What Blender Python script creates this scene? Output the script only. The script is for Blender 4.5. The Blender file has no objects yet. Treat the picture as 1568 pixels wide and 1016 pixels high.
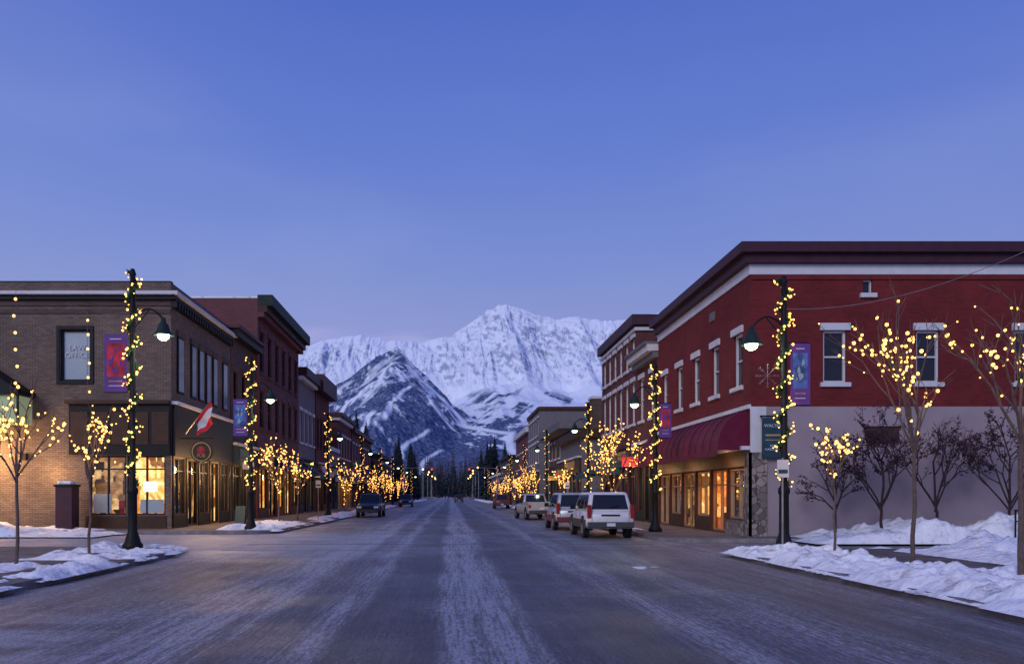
import bpy, bmesh, math, random
import numpy as np
from mathutils import Vector, noise, Matrix
R = random.Random(7)
sc = bpy.context.scene
sc.view_settings.view_transform = 'Standard'
sc.view_settings.look = 'None'
sc.view_settings.exposure = 0

# ------------------------------------------------------------------ materials
def nmat(name):
    m = bpy.data.materials.new(name); m.use_nodes = True
    nt = m.node_tree
    return m, nt, nt.nodes['Principled BSDF']
def c4(c): return (c[0], c[1], c[2], 1)
def simple(name, col, rough=0.6, metal=0.0, emis=None, es=0.0, var=0.25, sc_=3.0, spec=.4):
    m, nt, b = nmat(name)
    b.inputs['Roughness'].default_value = rough
    b.inputs['Metallic'].default_value = metal
    b.inputs['Specular IOR Level'].default_value = spec
    g = nt.nodes.new('ShaderNodeNewGeometry')
    n = nt.nodes.new('ShaderNodeTexNoise'); n.inputs['Scale'].default_value = sc_; n.inputs['Detail'].default_value = 5
    nt.links.new(g.outputs['Position'], n.inputs['Vector'])
    r = nt.nodes.new('ShaderNodeValToRGB')
    r.color_ramp.elements[0].position = 0.3; r.color_ramp.elements[1].position = 0.7
    r.color_ramp.elements[0].color = c4([x*(1-var) for x in col]); r.color_ramp.elements[1].color = c4([min(1, x*(1+var)) for x in col])
    nt.links.new(n.outputs['Fac'], r.inputs['Fac']); nt.links.new(r.outputs['Color'], b.inputs['Base Color'])
    return m
def wallcoord(nt):
    g = nt.nodes.new('ShaderNodeNewGeometry'); s = nt.nodes.new('ShaderNodeSeparateXYZ')
    nt.links.new(g.outputs['Position'], s.inputs[0])
    a = nt.nodes.new('ShaderNodeMath'); a.operation = 'ADD'
    nt.links.new(s.outputs['X'], a.inputs[0]); nt.links.new(s.outputs['Y'], a.inputs[1])
    c = nt.nodes.new('ShaderNodeCombineXYZ')
    nt.links.new(a.outputs[0], c.inputs['X']); nt.links.new(s.outputs['Z'], c.inputs['Y'])
    return g, c
def mix(nt, f, a, b, blend='MIX'):
    m = nt.nodes.new('ShaderNodeMix'); m.data_type = 'RGBA'; m.blend_type = blend
    for i, v in ((0, f), (6, a), (7, b)):
        if hasattr(v, 'is_linked'): nt.links.new(v, m.inputs[i])
        elif i == 0: m.inputs[0].default_value = v
        else: m.inputs[i].default_value = c4(v)
    return m.outputs[2]
def brick(name, c1, c2, mo, bw=0.24, bh=0.08, big=0.35):
    m, nt, b = nmat(name)
    g, c = wallcoord(nt)
    t = nt.nodes.new('ShaderNodeTexBrick')
    t.inputs['Scale'].default_value = 1.0
    t.inputs['Brick Width'].default_value = bw; t.inputs['Row Height'].default_value = bh
    t.inputs['Mortar Size'].default_value = 0.009; t.inputs['Mortar Smooth'].default_value = 0.3
    t.inputs['Color1'].default_value = c4(c1); t.inputs['Color2'].default_value = c4(c2); t.inputs['Mortar'].default_value = c4(mo)
    nt.links.new(c.outputs[0], t.inputs['Vector'])
    n = nt.nodes.new('ShaderNodeTexNoise'); n.inputs['Scale'].default_value = 0.6; n.inputs['Detail'].default_value = 8; n.inputs['Roughness'].default_value = 0.7
    nt.links.new(g.outputs['Position'], n.inputs['Vector'])
    r = nt.nodes.new('ShaderNodeValToRGB'); r.color_ramp.elements[0].position = 0.3; r.color_ramp.elements[1].position = 0.75
    r.color_ramp.elements[0].color = (1-big, 1-big, 1-big, 1); r.color_ramp.elements[1].color = (1+big*.4,)*3+(1,)
    nt.links.new(n.outputs['Fac'], r.inputs['Fac'])
    o = mix(nt, 1.0, t.outputs['Color'], r.outputs['Color'], 'MULTIPLY')
    nt.links.new(o, b.inputs['Base Color'])
    b.inputs['Roughness'].default_value = 0.85; b.inputs['Specular IOR Level'].default_value = .25
    bp = nt.nodes.new('ShaderNodeBump'); bp.inputs['Strength'].default_value = 0.4; bp.inputs['Distance'].default_value = 0.01; bp.invert = True
    nt.links.new(t.outputs['Fac'], bp.inputs['Height']); nt.links.new(bp.outputs[0], b.inputs['Normal'])
    return m
def stone(name):
    m, nt, b = nmat(name)
    g, c = wallcoord(nt)
    v = nt.nodes.new('ShaderNodeTexVoronoi'); v.inputs['Scale'].default_value = 4.2
    v2 = nt.nodes.new('ShaderNodeTexVoronoi'); v2.inputs['Scale'].default_value = 4.2; v2.feature = 'DISTANCE_TO_EDGE'
    nt.links.new(c.outputs[0], v.inputs['Vector']); nt.links.new(c.outputs[0], v2.inputs['Vector'])
    r = nt.nodes.new('ShaderNodeValToRGB')
    r.color_ramp.elements[0].color = (.10, .085, .08, 1); r.color_ramp.elements[1].color = (.34, .28, .24, 1)
    s = nt.nodes.new('ShaderNodeSeparateColor'); nt.links.new(v.outputs['Color'], s.inputs[0]); nt.links.new(s.outputs[0], r.inputs['Fac'])
    gt = nt.nodes.new('ShaderNodeMath'); gt.operation = 'GREATER_THAN'; gt.inputs[1].default_value = 0.04
    nt.links.new(v2.outputs['Distance'], gt.inputs[0])
    nt.links.new(mix(nt, gt.outputs[0], (.06, .055, .05), r.outputs['Color']), b.inputs['Base Color'])
    b.inputs['Roughness'].default_value = .9
    return m
def interior(name, cols, strength, sx=1.6, sz=1.6):
    m, nt, b = nmat(name)
    g, c = wallcoord(nt)
    mp = nt.nodes.new('ShaderNodeMapping'); mp.inputs['Scale'].default_value = (sx, sz, 1)
    nt.links.new(c.outputs[0], mp.inputs[0])
    v = nt.nodes.new('ShaderNodeTexVoronoi'); v.distance = 'CHEBYCHEV'; v.inputs['Scale'].default_value = 1.3
    nt.links.new(mp.outputs[0], v.inputs['Vector'])
    n = nt.nodes.new('ShaderNodeTexNoise'); n.inputs['Scale'].default_value = 2.2; n.inputs['Detail'].default_value = 6
    nt.links.new(mp.outputs[0], n.inputs['Vector'])
    s = nt.nodes.new('ShaderNodeSeparateColor'); nt.links.new(v.outputs['Color'], s.inputs[0])
    a = nt.nodes.new('ShaderNodeMath'); a.operation = 'MULTIPLY'
    nt.links.new(s.outputs[0], a.inputs[0]); nt.links.new(n.outputs['Fac'], a.inputs[1])
    r = nt.nodes.new('ShaderNodeValToRGB')
    el = r.color_ramp.elements
    el[0].position = 0.05; el[0].color = c4(cols[0]); el[1].position = 0.6; el[1].color = c4(cols[-1])
    e = el.new(0.28); e.color = c4(cols[1])
    nt.links.new(a.outputs[0], r.inputs['Fac'])
    nt.links.new(r.outputs['Color'], b.inputs['Emission Color']); b.inputs['Emission Strength'].default_value = strength  # back panel glows by itself, standing in for lamp light inside the shop
    b.inputs['Base Color'].default_value = (.1, .07, .05, 1)
    return m
def emission(name, col, st):
    m, nt, b = nmat(name)
    b.inputs['Base Color'].default_value = c4([x*.5 for x in col])
    b.inputs['Emission Color'].default_value = c4(col); b.inputs['Emission Strength'].default_value = st
    return m
def shopglass():
    m, nt, b = nmat('shop_glass')
    t = nt.nodes.new('ShaderNodeBsdfTransparent'); t.inputs[0].default_value = (.92, .95, .95, 1)
    g = nt.nodes.new('ShaderNodeBsdfGlossy'); g.inputs['Roughness'].default_value = .03
    f = nt.nodes.new('ShaderNodeFresnel'); f.inputs[0].default_value = 1.45
    mx = nt.nodes.new('ShaderNodeMixShader')
    nt.links.new(f.outputs[0], mx.inputs[0]); nt.links.new(t.outputs[0], mx.inputs[1]); nt.links.new(g.outputs[0], mx.inputs[2])
    nt.links.new(mx.outputs[0], nt.nodes['Material Output'].inputs[0])
    return m
def snowmat():
    m, nt, b = nmat('snow')
    g = nt.nodes.new('ShaderNodeNewGeometry')
    n = nt.nodes.new('ShaderNodeTexNoise'); n.inputs['Scale'].default_value = 1.6; n.inputs['Detail'].default_value = 9; n.inputs['Roughness'].default_value = .75
    nt.links.new(g.outputs['Position'], n.inputs['Vector'])
    r = nt.nodes.new('ShaderNodeValToRGB'); r.color_ramp.elements[0].position = .33; r.color_ramp.elements[1].position = .48
    r.color_ramp.elements[0].color = (.36, .34, .35, 1); r.color_ramp.elements[1].color = (.86, .88, .92, 1)
    nt.links.new(n.outputs['Fac'], r.inputs['Fac']); nt.links.new(r.outputs['Color'], b.inputs['Base Color'])
    n2 = nt.nodes.new('ShaderNodeTexNoise'); n2.inputs['Scale'].default_value = 5; n2.inputs['Detail'].default_value = 8
    nt.links.new(g.outputs['Position'], n2.inputs['Vector'])
    bp = nt.nodes.new('ShaderNodeBump'); bp.inputs['Strength'].default_value = .9; bp.inputs['Distance'].default_value = .10
    nt.links.new(n2.outputs['Fac'], bp.inputs['Height']); nt.links.new(bp.outputs[0], b.inputs['Normal'])
    b.inputs['Roughness'].default_value = .8
    return m
def maprange(nt, v, a, b, c=0.0, d=1.0, smooth=True):
    m = nt.nodes.new('ShaderNodeMapRange'); m.interpolation_type = 'SMOOTHSTEP' if smooth else 'LINEAR'
    nt.links.new(v, m.inputs['Value'])
    m.inputs['From Min'].default_value = a; m.inputs['From Max'].default_value = b
    m.inputs['To Min'].default_value = c; m.inputs['To Max'].default_value = d
    return m.outputs[0]
def math_(nt, op, a, b=None, clamp=None):
    m = nt.nodes.new('ShaderNodeMath'); m.operation = op
    for i, v in enumerate((a, b)):
        if v is None: continue
        if isinstance(v, (int, float)): m.inputs[i].default_value = v
        else: nt.links.new(v, m.inputs[i])
    m.use_clamp = (op == 'ADD') if clamp is None else clamp
    return m.outputs[0]
def asphalt():
    m, nt, b = nmat('asphalt')
    g = nt.nodes.new('ShaderNodeNewGeometry'); s = nt.nodes.new('ShaderNodeSeparateXYZ')
    nt.links.new(g.outputs['Position'], s.inputs[0])
    def ns(vec, scl, det, rough=.6):
        n = nt.nodes.new('ShaderNodeTexNoise'); n.inputs['Scale'].default_value = scl; n.inputs['Detail'].default_value = det; n.inputs['Roughness'].default_value = rough
        nt.links.new(vec, n.inputs['Vector']); return n.outputs['Fac']
    def mpg(sc3, rot=0):
        mp = nt.nodes.new('ShaderNodeMapping'); mp.inputs['Scale'].default_value = sc3; mp.inputs['Rotation'].default_value = (0, 0, rot); nt.links.new(g.outputs['Position'], mp.inputs[0]); return mp.outputs[0]
    streak = ns(mpg((2.2, .11, 1)), 1.5, 6, .65)
    wob = ns(mpg((.25, .06, 1)), 1.0, 2)
    fine = ns(mpg((9, 2.2, 1)), 2.0, 7, .8)
    fine2 = ns(mpg((13, .35, 1)), 1.5, 4, .7)
    xw = math_(nt, 'ADD', s.outputs['X'], math_(nt, 'SUBTRACT', math_(nt, 'MULTIPLY', wob, 1.2), .6), False)
    fx = maprange(nt, xw, -8, 8, 0, 1, False)
    r = nt.nodes.new('ShaderNodeValToRGB'); cr = r.color_ramp
    pts = [(-8, .75), (-6.2, .5), (-5, .25), (-4.0, .4), (-3.3, .95), (-2.7, 1), (-2.3, .2), (-1.9, .3), (-1.6, .95), (-1.3, .14), (-.3, .08), (-.05, 1), (.85, 1), (1.1, .08), (2.5, .14), (3.0, .75), (3.5, .2), (4.6, .5), (5.4, .2), (8, .6)]
    cr.elements[0].position = 0; cr.elements[0].color = (.7,)*3+(1,); cr.elements[1].position = 1; cr.elements[1].color = (.55,)*3+(1,)
    for x, v in pts[1:-1]:
        e = cr.elements.new((x+8)/16); e.color = (v, v, v, 1)
    nt.links.new(fx, r.inputs['Fac'])
    st = maprange(nt, streak, .34, .60)
    f1 = math_(nt, 'MULTIPLY', r.outputs['Color'], math_(nt, 'ADD', math_(nt, 'MULTIPLY', st, .75), .3))
    f1 = math_(nt, 'MULTIPLY', f1, maprange(nt, fine, .36, .62, .30, 1.5))
    f1 = math_(nt, 'MULTIPLY', f1, maprange(nt, fine2, .40, .54, .40, 1.2))
    film = math_(nt, 'MULTIPLY', maprange(nt, ns(mpg((1, .3, 1)), .5, 6, .7), .46, .62), maprange(nt, fine, .45, .65, 0, .45))
    sx = maprange(nt, s.outputs['X'], 1, -7.0); sy = math_(nt, 'MULTIPLY', maprange(nt, s.outputs['Y'], 19, 24.0), maprange(nt, s.outputs['Y'], 38, 33))
    patch = maprange(nt, ns(mpg((.5, 1, 1)), .7, 7, .7), .40, .58)
    arcs = maprange(nt, ns(mpg((.25, 4, 1), .12), 1.2, 5, .65), .40, .58)
    f2 = math_(nt, 'MULTIPLY', math_(nt, 'MULTIPLY', sx, sy), math_(nt, 'ADD', math_(nt, 'MULTIPLY', math_(nt, 'MAXIMUM', patch, arcs), .6), .28))
    f2 = math_(nt, 'MULTIPLY', f2, maprange(nt, fine, .3, .6, .6, 1.15))
    f3 = math_(nt, 'MULTIPLY', math_(nt, 'MULTIPLY', maprange(nt, s.outputs['X'], -3.0, -5.0), maprange(nt, s.outputs['Y'], 12.5, 9)), patch)
    f3 = math_(nt, 'MULTIPLY', f3, .7)
    ff = math_(nt, 'ADD', math_(nt, 'ADD', math_(nt, 'ADD', f1, film), f2), f3)
    big = ns(g.outputs['Position'], .35, 5)
    base = mix(nt, maprange(nt, big, .3, .7), (.050, .049, .062), (.094, .088, .104))
    ax = math_(nt, 'ABSOLUTE', s.outputs['X'])
    brn = math_(nt, 'MULTIPLY', maprange(nt, ax, 3.4, 5.6), maprange(nt, big, .35, .6))
    base = mix(nt, math_(nt, 'MULTIPLY', brn, .9), base, (.16, .11, .085))
    col = mix(nt, math_(nt, 'MULTIPLY', ff, .80), base, (.46, .47, .53))
    grit = ns(g.outputs['Position'], 30, 3)
    col = mix(nt, .9, col, mix(nt, maprange(nt, grit, .3, .7), (.5, .5, .5), (1.35, 1.35, 1.35)), 'MULTIPLY')
    nt.links.new(col, b.inputs['Base Color'])
    nt.links.new(maprange(nt, big, .35, .65, .42, .7), b.inputs['Roughness'])
    b.inputs['Specular IOR Level'].default_value = .35
    bp = nt.nodes.new('ShaderNodeBump'); bp.inputs['Strength'].default_value = .7; bp.inputs['Distance'].default_value = .03
    nt.links.new(fine, bp.inputs['Height']); nt.links.new(bp.outputs[0], b.inputs['Normal'])
    return m

M = {}
M['red'] = brick('red_brick', (.20, .020, .022), (.15, .015, .018), (.12, .035, .035))
M['red2'] = brick('dark_red_brick', (.15, .036, .036), (.11, .025, .028), (.15, .09, .08))
M['tan'] = brick('tan_brick', (.24, .175, .135), (.17, .12, .095), (.07, .052, .047), .26, .085, .3)
M['brown'] = brick('brown_brick', (.15, .10, .08), (.11, .07, .06), (.08, .065, .06))
M['pink'] = brick('pink_brick', (.19, .065, .065), (.15, .05, .055), (.14, .09, .09))
M['stucco'] = simple('grey_stucco', (.31, .255, .275), .9, var=.12, sc_=.8, spec=.2)
M['grey'] = simple('grey_siding', (.15, .14, .15), .8, var=.12)
M['white'] = simple('white_trim', (.58, .57, .60), .6, var=.06)
M['maroon'] = simple('maroon_trim', (.045, .010, .02), .6)
M['black'] = simple('black_paint', (.010, .010, .012), .55, spec=.2)
M['dgreen'] = simple('dark_green_paint', (.014, .03, .028), .6, spec=.2)
M['wood'] = simple('cream_wood', (.30, .20, .11), .6, var=.2)
M['darkwood'] = simple('dark_wood', (.055, .03, .02), .6, spec=.2)
M['blueawn'] = simple('blue_awning_cloth', (.018, .03, .08), .8, spec=.2)
M['tealawn'] = simple('teal_awning_cloth', (.03, .08, .08), .8, spec=.2)
M['redawn'] = simple('maroon_awning_cloth', (.12, .009, .034), .75, var=.15, spec=.2)
M['roof'] = simple('tar_roof', (.05, .05, .06), .9)
M['glass'] = simple('window_glass', (.015, .018, .028), .06, var=.1)
M['sglass'] = shopglass()
M['law'] = simple('frosted_window', (.30, .38, .42), .35, var=.05)
M['warm'] = interior('shop_interior_warm', ((.08, .03, .006), (.80, .30, .05), (1, .72, .30)), 2.2)
M['dim'] = interior('shop_interior_dim', ((.01, .008, .008), (.28, .12, .04), (.9, .55, .22)), 1.1)
M['orange'] = interior('shop_interior_orange', ((.30, .05, .01), (.9, .22, .03), (1, .65, .2)), 1.8)
M['lit'] = emission('lit_sign', (.42, .52, .30), .30)
M['tv'] = emission('lit_screen', (.9, .95, 1), 1.8)
M['lamp'] = emission('lamp_glow', (.72, 1.0, .52), 9)
M['bulb'] = emission('warm_bulb', (1, .43, .09), 5.5)
M['sodium'] = emission('sodium_lamp', (1, .45, .12), 8)
M['redlight'] = emission('red_signal', (1, .05, .03), 4)
M['snow'] = snowmat()
M['asphalt'] = asphalt()
M['stone'] = stone('field_stone')
M['concrete'] = simple('concrete', (.13, .11, .105), .85, var=.5, sc_=1.4)
M['kerb'] = simple('kerb_concrete', (.20, .18, .18), .85, var=.3)
M['bark'] = simple('bark', (.12, .085, .07), .9, sc_=12)
M['barkred'] = simple('shrub_bark', (.035, .02, .025), .9, sc_=12)
M['leafred'] = simple('dried_leaves', (.05, .018, .028), .9)
M['pine'] = simple('pine_needles', (.015, .026, .032), .9, var=.4)
M['garland'] = simple('garland_green', (.03, .10, .04), .8, var=.4, sc_=20)
M['purple'] = simple('banner_purple', (.12, .05, .24), .8, var=.1)
M['bred'] = simple('banner_red', (.42, .03, .05), .8, var=.6, sc_=4)
M['bblue'] = simple('banner_blue', (.07, .15, .36), .8, var=.7, sc_=4)
M['teal'] = simple('teal_sign', (.015, .05, .07), .5)
M['gold'] = simple('gold_paint', (.42, .27, .08), .5)
M['tire'] = simple('tire_rubber', (.02, .02, .02), .85)
M['rim'] = simple('alloy', (.35, .35, .38), .35, .8)
M['carwhite'] = simple('white_car_paint', (.60, .58, .60), .28, var=.08)
M['carmaroon'] = simple('maroon_car_paint', (.16, .035, .045), .3, var=.05)
M['carsilver'] = simple('silver_car_paint', (.40, .41, .45), .3, .3, var=.05)
M['carblue'] = simple('navy_car_paint', (.02, .04, .10), .25, var=.05)
M['trimgrey'] = simple('bumper_plastic', (.05, .05, .055), .6)
M['tail'] = simple('tail_light', (.28, .008, .012), .25, var=.1)
M['head'] = simple('head_light', (.6, .62, .65), .1, var=.05)
M['flagred'] = simple('flag_red', (.5, .015, .025), .8, var=.1)
M['wire'] = simple('wire', (.16, .14, .15), .6)
M['metal'] = simple('grey_metal', (.25, .25, .27), .4, .6)

# ------------------------------------------------------------------ builder
def W(x, y, z): return (x, y, z)
class Thing:
    def __init__(s, name, loc=(0, 0, 0)):
        s.e = bpy.data.objects.new(name, None); s.e.location = loc; s.e.empty_display_size = .3
        sc.collection.objects.link(s.e); s.loc = Vector(loc); s.p = {}; s.smooth = set(); s.bev = {}
    def add(s, part, mat, vs, fs):
        d = s.p.setdefault(part, ([], [], mat))
        o = len(d[0]); d[0].extend(vs); d[1].extend([tuple(i+o for i in f) for f in fs])
    def box(s, part, mat, F, a0, a1, b0, b1, z0, z1):
        vs = [F(a, b, z) for z in (z0, z1) for b in (b0, b1) for a in (a0, a1)]
        s.add(part, mat, vs, [(0, 1, 3, 2), (4, 6, 7, 5), (0, 4, 5, 1), (2, 3, 7, 6), (0, 2, 6, 4), (1, 5, 7, 3)])
    def quad(s, part, mat, pts): s.add(part, mat, list(pts), [(0, 1, 2, 3)])
    def tube(s, part, mat, p0, p1, r0, r1=None, n=6, cap=True):
        if r1 is None: r1 = r0
        p0 = Vector(p0); p1 = Vector(p1); d = (p1-p0)
        if d.length < 1e-6: return
        d.normalize(); a = d.orthogonal().normalized(); b = d.cross(a)
        vs = []
        for p, r in ((p0, r0), (p1, r1)):
            for i in range(n):
                t = 2*math.pi*i/n; vs.append(tuple(p+a*math.cos(t)*r+b*math.sin(t)*r))
        fs = [(i, (i+1) % n, n+(i+1) % n, n+i) for i in range(n)]
        if cap: fs += [tuple(range(n))[::-1], tuple(range(n, 2*n))]
        s.add(part, mat, vs, fs)
    def lathe(s, part, mat, c, prof, n=14):
        vs = []; fs = []
        for r, z in prof:
            for i in range(n):
                t = 2*math.pi*i/n; vs.append((c[0]+r*math.cos(t), c[1]+r*math.sin(t), c[2]+z))
        for j in range(len(prof)-1):
            for i in range(n):
                fs.append((j*n+i, j*n+(i+1) % n, (j+1)*n+(i+1) % n, (j+1)*n+i))
        s.add(part, mat, vs, fs)
    def bulb(s, part, mat, c, r, far=False):
        x, y, z = c
        if far:
            vs = [(x+r, y, z), (x-r, y, z), (x, y+r, z), (x, y-r, z), (x, y, z+r), (x, y, z-r)]
            s.add(part, mat, vs, [(0, 2, 4), (2, 1, 4), (1, 3, 4), (3, 0, 4), (2, 0, 5), (1, 2, 5), (3, 1, 5), (0, 3, 5)]); return
        vs = [(x, y, z+r), (x, y, z-r)]
        for k in (.45, -.45):
            for i in range(6):
                t = math.pi*i/3; q = r*.89; vs.append((x+q*math.cos(t), y+q*math.sin(t), z+k*r))
        fs = []
        for i in range(6):
            j = (i+1) % 6
            fs += [(0, 2+i, 2+j), (1, 8+j, 8+i), (2+i, 8+i, 8+j, 2+j)]
        s.add(part, mat, vs, fs)
    def finish(s):
        for k, (vs, fs, mat) in s.p.items():
            me = bpy.data.meshes.new(k)
            L = s.loc
            me.from_pydata([(v[0]-L.x, v[1]-L.y, v[2]-L.z) for v in vs], [], fs)
            me.materials.append(M[mat])
            bm = bmesh.new(); bm.from_mesh(me); bmesh.ops.recalc_face_normals(bm, faces=bm.faces); bm.to_mesh(me); bm.free()
            if k in s.smooth:
                me.polygons.foreach_set('use_smooth', [True]*len(me.polygons))
            o = bpy.data.objects.new(k, me); o.parent = s.e; sc.collection.objects.link(o)
            if k in s.bev:
                md = o.modifiers.new('bevel', 'BEVEL'); md.width = s.bev[k]; md.segments = 3; md.limit_method = 'ANGLE'; md.angle_limit = .5
        return s
    def text(s, txt, loc, rot, size, mat):
        cu = bpy.data.curves.new(txt.lower().replace(' ', '_'), 'FONT'); cu.body = txt; cu.size = size; cu.extrude = .004; cu.align_x = 'CENTER'; cu.materials.append(M[mat])
        o = bpy.data.objects.new('lettering', cu); o.parent = s.e; o.location = Vector(loc)-s.loc; o.rotation_euler = rot; sc.collection.objects.link(o)
    def point(s, loc, col, power, rad=.1):
        l = bpy.data.lights.new('glow', 'POINT'); l.color = col; l.energy = power; l.shadow_soft_size = rad
        o = bpy.data.objects.new('glow', l); o.parent = s.e; o.location = Vector(loc)-s.loc; sc.collection.objects.link(o)

WARM = (1, .58, .24)
# ------------------------------------------------------------------ facade tools
def wall(T, part, mat, F, u0, u1, z0, z1, ops, depth=.22):
    us = sorted({u0, u1, *[o[0] for o in ops], *[o[1] for o in ops]}); zs = sorted({z0, z1, *[o[2] for o in ops], *[o[3] for o in ops]})
    for i in range(len(us)-1):
        for j in range(len(zs)-1):
            cu = (us[i]+us[i+1])/2; cz = (zs[j]+zs[j+1])/2
            if cu < u0 or cu > u1 or cz < z0 or cz > z1: continue
            if any(o[0] < cu < o[1] and o[2] < cz < o[3] for o in ops): continue
            T.quad(part, mat, [F(us[i], 0, zs[j]), F(us[i+1], 0, zs[j]), F(us[i+1], 0, zs[j+1]), F(us[i], 0, zs[j+1])])
    for a, b, c, d in [o[:4] for o in ops]:
        for (p, q) in (((a, c), (b, c)), ((b, c), (b, d)), ((b, d), (a, d)), ((a, d), (a, c))):
            T.quad(part, mat, [F(p[0], 0, p[1]), F(q[0], 0, q[1]), F(q[0], -depth, q[1]), F(p[0], -depth, p[1])])
def sash(T, F, o, glass='glass', frame='white', sill='white', fw=.08, depth=.2, bars=1, lint=True):
    a, b, c, d = o[:4]
    T.quad('window_glass_'+glass, glass, [F(a, -depth+.01, c), F(b, -depth+.01, c), F(b, -depth+.01, d), F(a, -depth+.01, d)])
    n0, n1 = -depth+.02, -depth+.10
    T.box('window_frames', frame, F, a, a+fw, n0, n1, c, d); T.box('window_frames', frame, F, b-fw, b, n0, n1, c, d)
    T.box('window_frames', frame, F, a+fw, b-fw, n0, n1, c, c+fw); T.box('window_frames', frame, F, a+fw, b-fw, n0, n1, d-fw, d)
    if bars:
        zm = (c+d)/2; T.box('window_frames', frame, F, a+fw, b-fw, n0, n1-.02, zm-.03, zm+.03)
    if sill:
        T.box('sills', sill, F, a-.12, b+.12, .0, .12, c-.16, c-.002)
        if lint: T.box('sills', sill, F, a-.12, b+.12, .0, .08, d+.002, d+.26)
def shopwin(T, F, o, inner='warm', frame='black', depth=.75, mull=1, seed=0, transom=True):
    a, b, c, d = o[:4]; rr = random.Random(seed*77+int(a*13))
    T.quad('shop_back_'+inner, inner, [F(a, -depth, c), F(b, -depth, c), F(b, -depth, d), F(a, -depth, d)])
    for q in (a, b): T.quad('shop_back_'+inner, inner, [F(q, -.23, c), F(q, -depth, c), F(q, -depth, d), F(q, -.23, d)])
    T.quad('shop_floor', 'wood', [F(a, -.2, c), F(b, -.2, c), F(b, -depth, c), F(a, -depth, c)])
    T.quad('shop_floor', 'wood', [F(a, -.2, d), F(b, -.2, d), F(b, -depth, d), F(a, -depth, d)])
    T.quad('shop_glass', 'sglass', [F(a, -.12, c), F(b, -.12, c), F(b, -.12, d), F(a, -.12, d)])
    fw = .07
    n0, n1 = -.18, -.05
    T.box('shop_frames', frame, F, a, a+fw, n0, n1, c, d); T.box('shop_frames', frame, F, b-fw, b, n0, n1, c, d)
    T.box('shop_frames', frame, F, a+fw, b-fw, n0, n1, c, c+fw); T.box('shop_frames', frame, F, a+fw, b-fw, n0, n1, d-fw, d)
    for i in range(1, mull+1):
        u = a+(b-a)*i/(mull+1); T.box('shop_frames', frame, F, u-.035, u+.035, n0+.005, n1-.005, c+fw, d-fw)
    if transom: T.box('shop_frames', frame, F, a+fw, b-fw, n0+.01, n1-.01, d-.62, d-.56)
    for i in range(int((b-a)*1.6)):
        u = rr.uniform(a+.2, b-.4); w = rr.uniform(.1, .28); h = rr.uniform(.2, .9); n = rr.uniform(-.6, -.4)
        T.box('display_goods_%d' % (i % 3), ['darkwood', 'bred', 'gold'][i % 3], F, u, u+w, n-.1, n+.05, c+.003, c+h)
    for k in range(3):
        T.bulb('pendant', 'bulb', F(a+(b-a)*(k+.5+rr.uniform(-.2, .2))/3, rr.uniform(-.6, -.4), d-rr.uniform(.15, .5)), .045)

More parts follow.
